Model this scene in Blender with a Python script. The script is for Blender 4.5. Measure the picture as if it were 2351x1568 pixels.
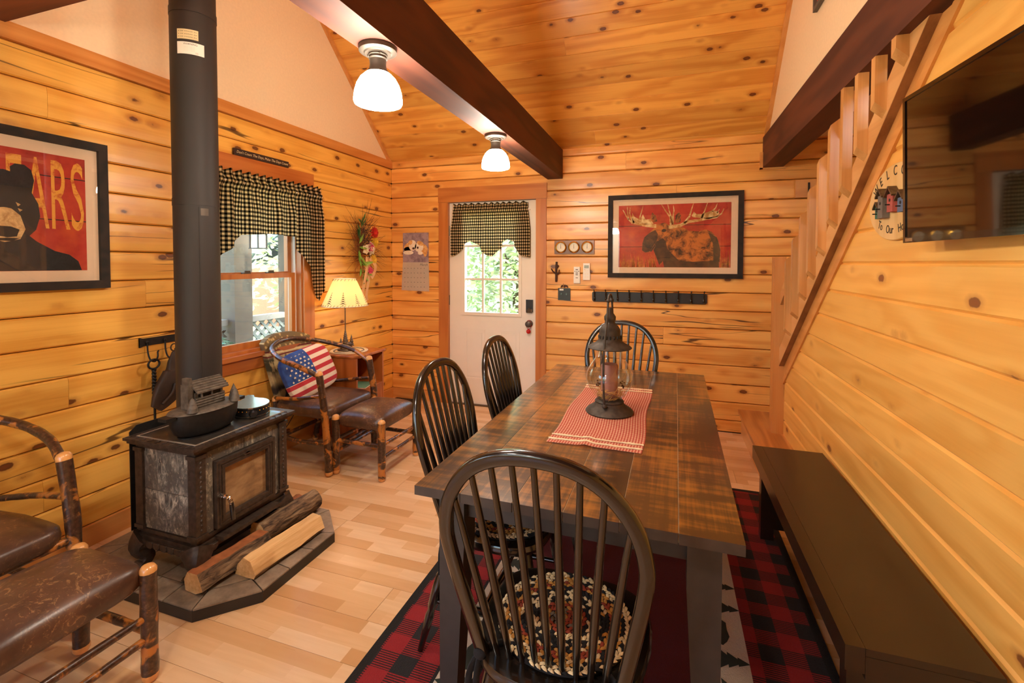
import bpy, bmesh, math, random
from mathutils import Vector, Matrix
random.seed(7)
R = math.radians
scene = bpy.context.scene
for o in list(bpy.data.objects):
    bpy.data.objects.remove(o)

# ---------------------------------------------------------------- camera
cam_d = bpy.data.cameras.new('camera')
cam = bpy.data.objects.new('camera', cam_d)
scene.collection.objects.link(cam)
yaw, pitch, roll = 0.321139, -0.0296305, 0.0015215
fwd = Vector((-math.sin(yaw) * math.cos(pitch), math.cos(yaw) * math.cos(pitch), math.sin(pitch)))
rgt = Vector((math.cos(yaw), math.sin(yaw), 0))
upv = rgt.cross(fwd)
r2 = rgt * math.cos(roll) + upv * math.sin(roll)
u2 = upv * math.cos(roll) - rgt * math.sin(roll)
m3 = Matrix((r2, u2, -fwd)).transposed()
cam.matrix_world = Matrix.Translation((0, 0, 1.434)) @ m3.to_4x4()
cam_d.sensor_width = 36
cam_d.lens = 1071.97 / 2351 * 36
cam_d.shift_y = -150.26 / 2351
cam_d.clip_start = 0.05
cam_d.clip_end = 200
scene.camera = cam

# ---------------------------------------------------------------- world, sun, exposure
world = bpy.data.worlds.new('world')
scene.world = world
world.use_nodes = True
wn = world.node_tree
wn.nodes.clear()
w_out = wn.nodes.new('ShaderNodeOutputWorld')
w_bg = wn.nodes.new('ShaderNodeBackground')
w_sky = wn.nodes.new('ShaderNodeTexSky')
w_sky.sky_type = 'NISHITA'
w_sky.sun_disc = False
w_sky.sun_elevation = R(48)
w_sky.sun_rotation = R(90)
w_sky.dust_density = 2.5
w_bg.inputs['Strength'].default_value = 0.7
wn.links.new(w_sky.outputs[0], w_bg.inputs[0])
wn.links.new(w_bg.outputs[0], w_out.inputs[0])

sun_d = bpy.data.lights.new('sun', 'SUN')
sun_d.energy = 3.6
sun_d.angle = R(6)
sun_d.color = (1, .96, .88)
sun = bpy.data.objects.new('sun', sun_d)
scene.collection.objects.link(sun)
sun.rotation_euler = (R(12), R(28), 0)      # comes in over the roof from the stair side

LAMP_POWER = 50.0       # emission of the white glass shades
LAMP_COLOR = (1.0, 0.89, 0.74, 1)
scene.view_settings.view_transform = 'Standard'
scene.view_settings.look = 'None'
scene.view_settings.gamma = 1
scene.view_settings.use_curve_mapping = False
scene.view_settings.exposure = 1.5
scene.cycles.use_denoising = True
scene.cycles.max_bounces = 8
scene.cycles.diffuse_bounces = 5
scene.cycles.transparent_max_bounces = 12
scene.cycles.sample_clamp_indirect = 6
scene.cycles.caustics_reflective = False
scene.cycles.caustics_refractive = False

# ---------------------------------------------------------------- helpers: objects
COL = scene.collection

def empty(name, loc=(0, 0, 0), rz=0, label=None, cat=None, group=None):
    o = bpy.data.objects.new(name, None)
    o.empty_display_size = .1
    COL.objects.link(o)
    o.location = loc
    o.rotation_euler = (0, 0, R(rz))
    tag(o, label, cat, group)
    return o

def tag(o, label=None, cat=None, group=None, kind=None):
    if label: o['label'] = label
    if cat: o['category'] = cat
    if group: o['group'] = group
    if kind: o['kind'] = kind
    return o

def finish(bm, name, mats, parent=None, smooth=None, bevel=0, seg=1):
    if bevel:
        bmesh.ops.bevel(bm, geom=[e for e in bm.edges if len(e.link_faces) == 2 and e.calc_face_angle(0) > .5],
                        offset=bevel, segments=seg, profile=.6, affect='EDGES', clamp_overlap=True)
    bmesh.ops.recalc_face_normals(bm, faces=bm.faces)
    me = bpy.data.meshes.new(name)
    bm.to_mesh(me)
    bm.free()
    return mesh_obj(me, name, mats, parent, smooth)

def mesh_obj(me, name, mats, parent=None, smooth=None):
    if not isinstance(mats, (list, tuple)): mats = [mats]
    for m in mats: me.materials.append(m)
    if smooth is not None:
        for p in me.polygons: p.use_smooth = True
        me.set_sharp_from_angle(angle=R(smooth))
    o = bpy.data.objects.new(name, me)
    COL.objects.link(o)
    if parent: o.parent = parent
    return o

def copy_tree(o, parent=None):
    c = o.copy()
    COL.objects.link(c)
    c.parent = parent
    for ch in list(o.children):
        copy_tree(ch, c)
    return c

# ---------------------------------------------------------------- helpers: geometry
def B(): return bmesh.new()

def box(bm, x0, x1, y0, y1, z0, z1, mi=0):
    v = [bm.verts.new((x, y, z)) for x in (x0, x1) for y in (y0, y1) for z in (z0, z1)]
    fs = [(0, 1, 3, 2), (4, 6, 7, 5), (0, 4, 5, 1), (2, 3, 7, 6), (0, 2, 6, 4), (1, 5, 7, 3)]
    out = [bm.faces.new([v[i] for i in f]) for f in fs]
    for f in out: f.material_index = mi
    return v

def prism(bm, poly, axis, d0, d1, mi=0):
    """poly: 2-D points; axis 'x': (y,z) points extruded in x and so on"""
    def p3(a, b, d):
        return {'x': (d, a, b), 'y': (a, d, b), 'z': (a, b, d)}[axis]
    A = [bm.verts.new(p3(a, b, d0)) for a, b in poly]
    C = [bm.verts.new(p3(a, b, d1)) for a, b in poly]
    n = len(poly)
    fs = [bm.faces.new(A), bm.faces.new(C[::-1])]
    for i in range(n):
        fs.append(bm.faces.new((A[i], C[i], C[(i + 1) % n], A[(i + 1) % n])))
    for f in fs: f.material_index = mi
    if n > 4: bmesh.ops.triangulate(bm, faces=fs[:2])
    return A + C

def tube(bm, pts, rad, seg=10, mi=0, cap=True, closed=False, flat=None, up=None):
    """sweep a circle (or, with flat=(a,b), an ellipse/rounded box) along pts"""
    pts = [Vector(p) for p in pts]
    n = len(pts)
    if not hasattr(rad, '__len__'): rad = [rad] * n
    rings = []
    prev = None
    for i, p in enumerate(pts):
        if closed: t = pts[(i + 1) % n] - pts[i - 1]
        else: t = pts[min(i + 1, n - 1)] - pts[max(i - 1, 0)]
        t.normalize()
        if up is not None: a = Vector(up)
        elif prev is None: a = Vector((0, 0, 1)) if abs(t.z) < .9 else Vector((1, 0, 0))
        else: a = prev
        s = a - t * a.dot(t)
        if s.length < 1e-5: s = t.orthogonal()
        s.normalize()
        prev = s
        q = t.cross(s)
        ring = []
        for k in range(seg):
            an = 2 * math.pi * k / seg
            ca, sa = math.cos(an), math.sin(an)
            if flat:
                e = .45
                ca = math.copysign(abs(ca) ** e, ca) * flat[0]
                sa = math.copysign(abs(sa) ** e, sa) * flat[1]
            ring.append(bm.verts.new(p + (s * ca + q * sa) * rad[i]))
        rings.append(ring)
    m = n if closed else n - 1
    for i in range(m):
        a, b = rings[i], rings[(i + 1) % n]
        for k in range(seg):
            f = bm.faces.new((a[k], a[(k + 1) % seg], b[(k + 1) % seg], b[k]))
            f.material_index = mi
    if cap and not closed:
        for r_ in (rings[0], rings[-1]):
            f = bm.faces.new(r_)
            f.material_index = mi
    return rings

def lathe(bm, prof, seg=24, c=(0, 0, 0), mi=0, sx=1, sy=1, cap=True):
    rings = []
    for r_, z in prof:
        if r_ < 1e-5:
            rings.append([bm.verts.new((c[0], c[1], c[2] + z))])
        else:
            rings.append([bm.verts.new((c[0] + sx * r_ * math.cos(2 * math.pi * k / seg), c[1] + sy * r_ * math.sin(2 * math.pi * k / seg), c[2] + z)) for k in range(seg)])
    for a, b in zip(rings, rings[1:]):
        if len(a) == 1 and len(b) == 1: continue
        for k in range(seg):
            k2 = (k + 1) % seg
            if len(a) == 1: f = bm.faces.new((a[0], b[k2], b[k]))
            elif len(b) == 1: f = bm.faces.new((a[k], a[k2], b[0]))
            else: f = bm.faces.new((a[k], a[k2], b[k2], b[k]))
            f.material_index = mi
    for r_ in ((rings[0], rings[-1]) if cap else ()):
        if len(r_) > 2:
            f = bm.faces.new(r_)
            f.material_index = mi

def spow(v, e): return math.copysign(abs(v) ** e, v)

def superell(bm, c, a, b, h, e1=.35, e2=.35, nu=28, nv=14, mi=0, fn=None):
    """rounded-box / cushion / ball body; fn(x,y,z)->(x,y,z) bends it afterwards"""
    rows = []
    for j in range(nv + 1):
        ph = -math.pi / 2 + math.pi * j / nv
        cz, cr = spow(math.sin(ph), e1), abs(math.cos(ph)) ** e1
        if j in (0, nv): cr = 0
        row = []
        for i in range(1 if cr == 0 else nu):
            th = 2 * math.pi * i / nu
            p = (a * cr * spow(math.cos(th), e2), b * cr * spow(math.sin(th), e2), h * cz)
            if fn: p = fn(*p)
            row.append(bm.verts.new((c[0] + p[0], c[1] + p[1], c[2] + p[2])))
        rows.append(row)
    for r0, r1 in zip(rows, rows[1:]):
        for i in range(nu):
            i2 = (i + 1) % nu
            if len(r0) == 1: f = bm.faces.new((r0[0], r1[i], r1[i2]))
            elif len(r1) == 1: f = bm.faces.new((r0[i], r1[0], r0[i2]))
            else: f = bm.faces.new((r0[i], r1[i], r1[i2], r0[i2]))
            f.material_index = mi

def fpoly(bm, pts, mi=0):
    """flat polygon from 3-D points, triangulated"""
    f = bm.faces.new([bm.verts.new(p) for p in pts])
    f.material_index = mi
    if len(pts) > 4: bmesh.ops.triangulate(bm, faces=[f])

def bez(pts, n=24):
    """Catmull-Rom through pts"""
    pts = [Vector(p) for p in pts]
    P = [pts[0] * 2 - pts[1]] + pts + [pts[-1] * 2 - pts[-2]]
    out = []
    segs = len(pts) - 1
    for s in range(segs):
        k = max(2, n // segs)
        for i in range(k):
            t = i / k
            p0, p1, p2, p3 = P[s:s + 4]
            out.append(.5 * ((2 * p1) + (-p0 + p2) * t + (2 * p0 - 5 * p1 + 4 * p2 - p3) * t * t + (-p0 + 3 * p1 - 3 * p2 + p3) * t ** 3))
    out.append(pts[-1])
    return out

def text_mesh(s, size, name, mat, parent, M, sx=1, shear=0, align='CENTER', ext=.0004):
    cu = bpy.data.curves.new(name, 'FONT')
    cu.body = s
    cu.size = size
    cu.align_x = align
    cu.align_y = 'CENTER'
    cu.shear = shear
    cu.extrude = ext
    cu.resolution_u = 3
    t = bpy.data.objects.new(name, cu)
    COL.objects.link(t)
    dg = bpy.context.evaluated_depsgraph_get()
    me = bpy.data.meshes.new_from_object(t.evaluated_get(dg))
    bpy.data.objects.remove(t)
    me.transform(M @ Matrix.Diagonal((sx, 1, 1, 1)))
    me.name = name
    return mesh_obj(me, name, mat, parent)

def wall_frame(origin, right, up=(0, 0, 1)):
    """matrix: local x along right, y along up, z out of the wall"""
    r_, u_ = Vector(right), Vector(up)
    n_ = r_.cross(u_)
    return Matrix.Translation(origin) @ Matrix((r_, u_, n_)).transposed().to_4x4()
# ---------------------------------------------------------------- materials
def lin(h):
    h = h.lstrip('#')
    v = [int(h[i:i + 2], 16) / 255 for i in (0, 2, 4)]
    return tuple((x / 12.92 if x <= .04045 else ((x + .055) / 1.055) ** 2.4) for x in v) + (1,)

class G:
    def __init__(s, name):
        s.m = bpy.data.materials.new(name)
        s.m.use_nodes = True
        s.nt = s.m.node_tree
        s.nt.nodes.clear()
        s.out = s.nt.nodes.new('ShaderNodeOutputMaterial')
    def n(s, t, ins=None, out=0, **props):
        nd = s.nt.nodes.new('ShaderNode' + t)
        for k, v in props.items(): setattr(nd, k, v)
        for k, v in (ins or {}).items():
            sk = nd.inputs[k]
            if isinstance(v, bpy.types.NodeSocket): s.nt.links.new(v, sk)
            else: sk.default_value = v
        return nd.outputs[out]
    def m_(s, op, a, b=0, c=0, clamp=False):
        return s.n('Math', {0: a, 1: b, 2: c}, operation=op, use_clamp=clamp)
    def mix(s, f, a, b, blend='MIX'):
        return s.n('Mix', {0: f, 6: a, 7: b}, out=2, data_type='RGBA', blend_type=blend)
    def ramp(s, f, stops, interp='LINEAR'):
        nd = s.nt.nodes.new('ShaderNodeValToRGB')
        s.nt.links.new(f, nd.inputs[0])
        el = nd.color_ramp.elements
        nd.color_ramp.interpolation = interp
        while len(el) < len(stops): el.new(.5)
        for e, (p, c) in zip(el, stops):
            e.position = p
            e.color = c if hasattr(c, '__len__') else (c, c, c, 1)
        return nd.outputs[0]
    def obj(s): return s.n('TexCoord', out=3)
    def rnd(s): return s.n('ObjectInfo', out=5)
    def map(s, v, scale=(1, 1, 1), loc=(0, 0, 0)):
        return s.n('Mapping', {0: v, 'Scale': scale, 'Location': loc})
    def noise(s, v, sc=5, det=3, rough=.5, dist=0):
        return s.n('TexNoise', {'Vector': v, 'Scale': sc, 'Detail': det, 'Roughness': rough, 'Distortion': dist})
    def step(s, v, lo, hi):   # smooth 0..1
        return s.n('MapRange', {0: v, 1: lo, 2: hi, 3: 0, 4: 1}, interpolation_type='SMOOTHSTEP')
    def xyz(s, v):
        nd = s.nt.nodes.new('ShaderNodeSeparateXYZ')
        s.nt.links.new(v, nd.inputs[0])
        return nd.outputs
    def bsdf(s, color, rough=.5, metal=0, bump=None, bstr=.3, bdist=.002, **kw):
        ins = {'Base Color': color, 'Roughness': rough, 'Metallic': metal}
        ins.update({k.replace('_', ' '): v for k, v in kw.items()})
        if bump is not None:
            ins['Normal'] = s.n('Bump', {'Strength': bstr, 'Distance': bdist, 'Height': bump})
        b = s.n('BsdfPrincipled', ins)
        s.nt.links.new(b, s.out.inputs[0])
        return s.m

def plain(name, col, rough=.5, metal=0, vary=.12, sc=30, bstr=.0, **kw):
    g = G(name)
    n = g.noise(g.obj(), sc, 4)
    c = lin(col) if isinstance(col, str) else col
    dark = tuple(x * (1 - vary) for x in c[:3]) + (1,)
    lite = tuple(min(1, x * (1 + vary)) for x in c[:3]) + (1,)
    return g.bsdf(g.ramp(n, [(.3, dark), (.7, lite)]), rough, metal, bump=n if bstr else None, bstr=bstr, **kw)

def wood(name, axis, c1, c2, knot='#5A2A12', rough=.38, knots=.12, crack=0, kscale=10, grain=1.0, vary=.16, coat=.25, bandk=34):
    g = G(name)
    rnd = g.rnd()
    off = g.n('CombineXYZ', {0: g.m_('MULTIPLY', rnd, 31.7), 1: g.m_('MULTIPLY', rnd, 17.3), 2: g.m_('MULTIPLY', rnd, 23.9)})
    p = g.n('VectorMath', {0: g.obj(), 1: off}, operation='ADD')
    ax = 'XYZ'.index(axis)
    def sc(al, cr):
        v = [cr, cr, cr]
        v[ax] = al
        return g.map(p, tuple(v))
    kv = sc(kscale * .55, kscale)
    kd = g.n('TexVoronoi', {'Vector': kv, 'Scale': 1.0}, out=0) if knots else None
    # cathedral bands: contour lines of a stretched noise, bent round the knots
    base = g.noise(sc(.55, 5.0), 1.0, 2, .45)
    if knots:
        halo = g.step(kd, .45, .0)
        base = g.m_('ADD', base, g.m_('MULTIPLY', halo, .09))
    band = g.m_('SINE', g.m_('MULTIPLY', base, bandk * grain))
    band = g.m_('MULTIPLY_ADD', band, .5, .5)
    fine = g.noise(sc(2.0, 90), 1.0, 3, .6)
    f = g.m_('ADD', g.m_('MULTIPLY', band, .45), g.m_('MULTIPLY', fine, .6))
    col = g.ramp(f, [(.2, lin(c2)), (.75, lin(c1))])
    big = g.noise(sc(.7, 2.2), 1.0, 2)
    col = g.mix(g.m_('MULTIPLY', g.step(big, .45, .75), .35), col, lin(c2))
    if knots:
        wob = g.m_('ADD', kd, g.m_('MULTIPLY', g.m_('SUBTRACT', g.noise(p, 60, 2), .5), .05))
        ring = g.step(wob, knots * 1.9, knots * .8)
        core = g.step(wob, knots, knots * .75)
        inner = g.step(wob, knots * .72, knots * .3)
        col = g.mix(g.m_('MULTIPLY', ring, .45), col, lin('#A0561E'))
        col = g.mix(g.m_('MULTIPLY', core, .9), col, lin(knot))
        col = g.mix(g.m_('MULTIPLY', inner, .45), col, lin('#8A4A22'))
    if crack:
        cn = g.noise(sc(.55, 9), 1.0, 2, .4)
        line = g.step(g.m_('ABSOLUTE', g.m_('SUBTRACT', cn, .52)), .0095, .003)
        msk = g.step(g.noise(sc(1.3, 6), 1.0, 1), .50, .57)
        lc = g.m_('MULTIPLY', g.m_('MULTIPLY', line, msk), crack)
        col = g.mix(lc, col, lin('#3A1A08'))
    tint = g.m_('MULTIPLY_ADD', rnd, vary, 1 - vary / 2)
    col = g.mix(1.0, col, g.n('CombineColor', {0: tint, 1: tint, 2: tint}), 'MULTIPLY')
    return g.bsdf(col, g.m_('MULTIPLY_ADD', fine, .15, rough - .07), bump=fine, bstr=.12, bdist=.001, Coat_Weight=coat, Coat_Roughness=.25)

M = {}
M['log_x'] = wood('pine_log_crosswise', 'X', '#F0B35E', '#D98F3E', crack=.9, kscale=8, knots=.14)
M['log_y'] = wood('pine_log_lengthwise', 'Y', '#F2B957', '#DE9C3E', crack=.85, kscale=8, knots=.14)
M['panel_y'] = wood('pine_panelling', 'Y', '#F4BD64', '#E6A84E', knot='#7A4522', knots=.10, kscale=6, grain=1.2)
M['ceil'] = wood('pine_ceiling_board', 'X', '#EDAF54', '#D48B38', knots=.13, kscale=8.5, vary=.26)
M['trim_red_x'] = wood('cherry_trim_crosswise', 'X', '#C47A38', '#AE6226', knots=0, vary=.06)
M['trim_red_y'] = wood('cherry_trim_lengthwise', 'Y', '#C07233', '#AA5A22', knots=0, vary=.06)
M['trim_red_z'] = wood('cherry_trim_upright', 'Z', '#C47A38', '#B06428', knots=0, vary=.06)
M['plate_y'] = wood('amber_wall_plate', 'Y', '#D38F4A', '#C07836', knots=0, vary=.06)
M['trim_y'] = wood('pine_trim_lengthwise', 'Y', '#DD9D58', '#CC8843', knots=0, vary=.06)
M['trim_x'] = wood('pine_trim_crosswise', 'X', '#DD9D58', '#CC8843', knots=0, vary=.06)
M['beam'] = wood('dark_timber', 'Y', '#5E2E18', '#40190B', knots=0, rough=.72, vary=.04, coat=0)
M['beam_x'] = wood('dark_timber_crosswise', 'X', '#7A3F22', '#582711', knots=0, rough=.7, vary=.04, coat=0)
M['stair_z'] = wood('stair_wood_upright', 'Z', '#D9A468', '#BC8347', knots=0, vary=.14)
M['stair_y'] = wood('stair_wood_sloping', 'Y', '#DFAA6E', '#C98F52', knots=0, vary=.08)
M['stair_shade'] = wood('painted_plate_shade', 'Y', '#A06C42', '#7E4F2C', knots=0, vary=.05)  # darker brown that paints in the shade below the sloping plate
M['newel'] = wood('maple_post', 'Z', '#CE8E4E', '#BD7736', knots=0, vary=.05)
M['tread'] = wood('oak_tread', 'Y', '#CE8F50', '#A96A30', knots=0, vary=.05, grain=1.6)
M['side_wood'] = wood('stained_side_table_wood', 'Z', '#B8652A', '#95470F', knots=0, vary=.05, coat=.5)
M['plaque'] = wood('walnut_plaque', 'X', '#8B5A33', '#6E4222', knots=0)
M['tan_wood'] = wood('tan_round_board', 'Y', '#DDBB82', '#CDA566', knots=0)
M['drywall'] = plain('warm_white_drywall', '#EED6B0', .85, vary=.03, sc=60, bstr=.04)
M['door_white'] = plain('white_door_paint', '#E6DBCB', .35, vary=.02, sc=8)
M['white_plastic'] = plain('white_plastic', '#E9E2D6', .4, vary=.02)
M['paper'] = plain('paper', '#EFE3D2', .8, vary=.03)
M['matboard'] = plain('cream_mat_board', '#E7C9A8', .9, vary=.02)
M['black_iron'] = plain('black_cast_iron', '#23201E', .5, .4, vary=.25, sc=60, bstr=.15)
M['stove_iron'] = plain('weathered_stove_iron', '#463A32', .42, .35, vary=.4, sc=45, bstr=.25)
M['dusty_iron'] = plain('dusty_cast_iron', '#5C5349', .6, .2, vary=.4, sc=50, bstr=.25)
M['pipe'] = plain('matt_black_stovepipe', '#2B2420', .58, .0, vary=.06, sc=6)
M['black_gloss'] = plain('black_chair_lacquer', '#17120E', .22, vary=.1, Coat_Weight=.7, Coat_Roughness=.08)
M['black_satin'] = plain('black_satin_paint', '#1C1A1A', .45, vary=.1, Coat_Weight=.08)
M['bench'] = plain('dark_brown_bench_paint', '#24170F', .33, vary=.12, sc=12, Coat_Weight=.25, Coat_Roughness=.2)
M['table_paint'] = plain('charcoal_table_paint', '#393532', .5, vary=.12, sc=25)
M['wicker'] = plain('straw', '#C79A55', .8, vary=.3, sc=80)
M['brass'] = plain('polished_brass', '#D9A441', .18, 1.0, vary=.05)
M['nickel'] = plain('brushed_nickel', '#5E544B', .5, .8, vary=.05)
M['bronze'] = plain('aged_bronze', '#6B5A48', .45, .8, vary=.25, sc=80)
M['chrome'] = plain('chrome', '#D8D4CE', .1, 1.0, vary=.02)
M['rust'] = plain('aged_lantern_metal', '#4A423B', .6, .6, vary=.35, sc=40, bstr=.3)
M['candle'] = plain('burgundy_candle', '#A06C60', .5, vary=.05, Subsurface_Weight=.2)
M['red'] = plain('red_bauble', '#B81414', .25)
M['ribbon'] = plain('peach_ribbon', '#E3AE74', .6, vary=.08)
M['twig'] = plain('red_brown_twig', '#8A4A22', .8, vary=.3, sc=50)
M['twig_dark'] = plain('dark_twig', '#4A2E20', .8, vary=.3, sc=50)
M['leaf'] = plain('fern_green', '#7FA23A', .6, vary=.35, sc=20)
M['leaf2'] = plain('dark_leaf_green', '#4F7A3C', .6, vary=.3, sc=20)
M['pet_red'] = plain('red_petal', '#D22A1E', .6, vary=.2, sc=40)
M['pet_pink'] = plain('pink_petal', '#D84A66', .6, vary=.3, sc=40)
M['pet_yellow'] = plain('yellow_petal', '#E6B32C', .6, vary=.15, sc=40)
M['pet_cream'] = plain('cream_petal', '#EAD3AC', .6, vary=.1, sc=40)
M['fabric_back'] = plain('oatmeal_lining', '#D8CBB2', .9, vary=.05)
M['cream_trim'] = plain('cream_fringe', '#E3CDA6', .9, vary=.1, sc=120)
M['ivory'] = plain('ivory', '#E8DCC4', .5, vary=.05)
M['stone_pale'] = plain('pale_grout', '#8B7F70', .85, vary=.15)
M['dark_gap'] = plain('dark_groove', '#3A1F0C', .9, vary=.1)
M['ink'] = plain('black_ink', '#1A1512', .7, vary=.1)
M['ink_gold'] = plain('gold_lettering', '#D8C294', .6, vary=.1)
M['ink_grey'] = plain('grey_print', '#8A8278', .8, vary=.05)
M['tv_bezel'] = plain('gloss_black_bezel', '#0C0A0A', .12, vary=.05, Coat_Weight=.6)
M['tv_screen'] = plain('dark_screen', '#0E0A08', .055, vary=.02, Specular_IOR_Level=.6, Coat_Weight=.55, Coat_Roughness=.03)
M['cord'] = plain('dark_cord', '#2A1B12', .6)
M['bellows_top'] = plain('varnished_bellows_board', '#2A2622', .16, vary=.2, sc=20, Coat_Weight=1.0, Coat_Roughness=.1)
M['vinyl'] = plain('black_leather', '#17181C', .35, vary=.2, sc=60, bstr=.3)
M['dark_leather'] = plain('dark_brown_leather', '#3A281C', .6, vary=.35, sc=14, bstr=.4)
M['deck'] = plain('weathered_deck_wood', '#7A7770', .8, vary=.15, sc=6)
M['post_tan'] = plain('tan_porch_post', '#5E564A', .8, vary=.15, sc=5)
M['lattice'] = plain('grey_lattice', '#6F7772', .8, vary=.1)
M['shed_roof'] = plain('blue_grey_roofing', '#7F9AB0', .6, vary=.1)
M['shed_wall'] = plain('faded_shed_boards', '#B07A64', .8, vary=.1)
M['bark'] = plain('tree_bark', '#6A5A48', .9, vary=.3, sc=10)

def foliage(name, c1, c2):
    g = G(name)
    n = g.noise(g.obj(), 1.4, 3)
    return g.bsdf(g.ramp(n, [(.3, lin(c1)), (.7, lin(c2))]), .7)
M['fol1'] = foliage('spring_foliage', '#9DB474', '#D3DDB4')
M['fol2'] = foliage('pale_foliage', '#B2C48E', '#E2E8CC')
M['fol3'] = foliage('fern_foliage', '#4E7A56', '#86AE86')
g = G('meadow_grass')
n_ = g.noise(g.obj(), .8, 5)
M['grass'] = g.bsdf(g.ramp(n_, [(.3, lin('#7E9660')), (.7, lin('#C4C49C'))]), .9)

# glass pane: clear, mirror-like at grazing angles
def glass(name, tint=(1, 1, 1, 1), k=1.0, pw=4.5, base=.04):
    g = G(name)
    fc = g.n('LayerWeight', {0: .5}, out=1)
    fr = g.m_('MULTIPLY_ADD', g.m_('POWER', fc, pw), .85, base)
    t = g.n('BsdfTransparent', {0: tint})
    s = g.n('BsdfGlossy', {'Color': (1, 1, 1, 1), 'Roughness': .01})
    mx = g.n('MixShader', {0: g.m_('MULTIPLY', fr, k), 1: t, 2: s})
    g.nt.links.new(mx, g.out.inputs[0])
    return g.m
M['pane'] = glass('window_glass', (.97, 1, .99, 1))
M['pic_glass'] = glass('picture_glass')
M['lantern_glass'] = glass('lantern_glass', (.94, .96, .94, 1), 1.0, 2.6, .07)

def emis(name, col, st):
    g = G(name)
    b = g.n('BsdfPrincipled', {'Base Color': (.9, .88, .84, 1), 'Roughness': .3, 'Emission Color': col, 'Emission Strength': st})
    g.nt.links.new(b, g.out.inputs[0])
    return g.m
M['shade_glow'] = emis('lit_white_glass', LAMP_COLOR, LAMP_POWER)

# parchment lamp shade, lit from the bulb inside
g = G('lit_parchment_shade')
dif = g.n('BsdfDiffuse', {0: lin('#E8CFA0')})
trn = g.n('BsdfTranslucent', {0: lin('#FFDFA8')})
mx = g.n('MixShader', {0: .55, 1: dif, 2: trn})
em = g.n('Emission', {0: lin('#FFDCA0'), 1: .12})
ad = g.n('AddShader', {0: mx, 1: em})
g.nt.links.new(ad, g.out.inputs[0])
M['shade_parch'] = g.m

# laminate floor board: three printed strips of short staves
g = G('maple_laminate')
rnd = g.rnd()
p = g.n('VectorMath', {0: g.obj(), 1: g.n('CombineXYZ', {0: g.m_('MULTIPLY', rnd, 13.0), 1: 0.0, 2: 0.0})}, operation='ADD')
s3 = g.xyz(p)
row = g.m_('FLOOR', g.m_('DIVIDE', g.m_('ADD', s3[1], .0975), .065))
xo = g.m_('ADD', s3[0], g.m_('MULTIPLY', row, .173))
stv = g.m_('FLOOR', g.m_('DIVIDE', xo, .33))
wnz = g.n('TexWhiteNoise', {'Vector': g.n('CombineXYZ', {0: stv, 1: row, 2: g.m_('FLOOR', g.m_('MULTIPLY', rnd, 997))})}, out=0, noise_dimensions='3D')
pp = g.n('VectorMath', {0: p, 1: g.n('CombineXYZ', {0: g.m_('MULTIPLY', wnz, 9.0), 1: g.m_('MULTIPLY', wnz, 5.0), 2: 0.0})}, operation='ADD')
fine = g.noise(g.map(pp, (3, 60, 1)), 1.0, 4, .6)
bnd = g.m_('MULTIPLY_ADD', g.m_('SINE', g.m_('MULTIPLY', g.noise(g.map(pp, (1.2, 9, 1)), 1.0, 2), 40)), .5, .5)
base = g.ramp(wnz, [(0, lin('#C89A68')), (.3, lin('#DDB587')), (.65, lin('#E6C398')), (1, lin('#EDD0AA'))])
col = g.mix(g.m_('MULTIPLY', fine, .35), base, lin('#C08E58'))
col = g.mix(g.m_('MULTIPLY', bnd, .12), col, lin('#B98650'))
M['floor'] = g.bsdf(col, g.m_('MULTIPLY_ADD', fine, .12, .24), bump=fine, bstr=.05, bdist=.001, Coat_Weight=.3, Coat_Roughness=.2)

# slate hearth tile
g = G('slate_tile')
rnd = g.rnd()
n1 = g.noise(g.n('VectorMath', {0: g.obj(), 1: g.n('CombineXYZ', {0: g.m_('MULTIPLY', rnd, 9.0), 1: 0.0, 2: 0.0})}, operation='ADD'), 14, 6, .65)
col = g.ramp(n1, [(.3, lin('#685A4C')), (.55, lin('#8C7C6A')), (.8, lin('#A89680'))])
tt = g.m_('MULTIPLY_ADD', rnd, .3, .85)
col = g.mix(1.0, col, g.n('CombineColor', {0: tt, 1: tt, 2: tt}), 'MULTIPLY')
M['slate'] = g.bsdf(col, .42, bump=n1, bstr=.3)

# soapstone: grey with pale mineral streaks
g = G('soapstone')
ob = g.n('VectorMath', {0: g.obj(), 1: g.n('CombineXYZ', {0: g.m_('MULTIPLY', g.rnd(), 7.0), 1: 0.0, 2: 0.0})}, operation='ADD')
n1 = g.noise(g.map(ob, (30, 30, 12)), 1.2, 6, .7, 1.2)
n2 = g.noise(ob, 9, 4, .6)
n3 = g.noise(g.map(ob, (60, 60, 30)), 2.2, 3, .6, .8)
col = g.ramp(n1, [(.36, lin('#35322E')), (.48, lin('#6A665E')), (.57, lin('#9A9384')), (.68, lin('#DAD0B6'))])
col = g.mix(g.step(n2, .62, .4), col, lin('#57524C'))
col = g.mix(g.step(n3, .6, .72), col, lin('#B9AE93'))
M['soap'] = g.bsdf(col, .5, bump=n1, bstr=.3)

# sooty fire-door glass
g = G('sooty_fire_glass')
ob = g.obj()
n1 = g.noise(ob, 5, 4, .6, .6)
n2 = g.noise(g.map(ob, (2, 3, 9)), 4, 4)
zg = g.xyz(ob)[2]
col = g.ramp(g.m_('ADD', g.m_('MULTIPLY', n1, .7), g.m_('MULTIPLY', n2, .35)), [(.3, lin('#4A3524')), (.5, lin('#8E6F4C')), (.7, lin('#B4946A'))])
M['fireglass'] = g.bsdf(col, .12, Coat_Weight=.6, Coat_Roughness=.05)

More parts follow.
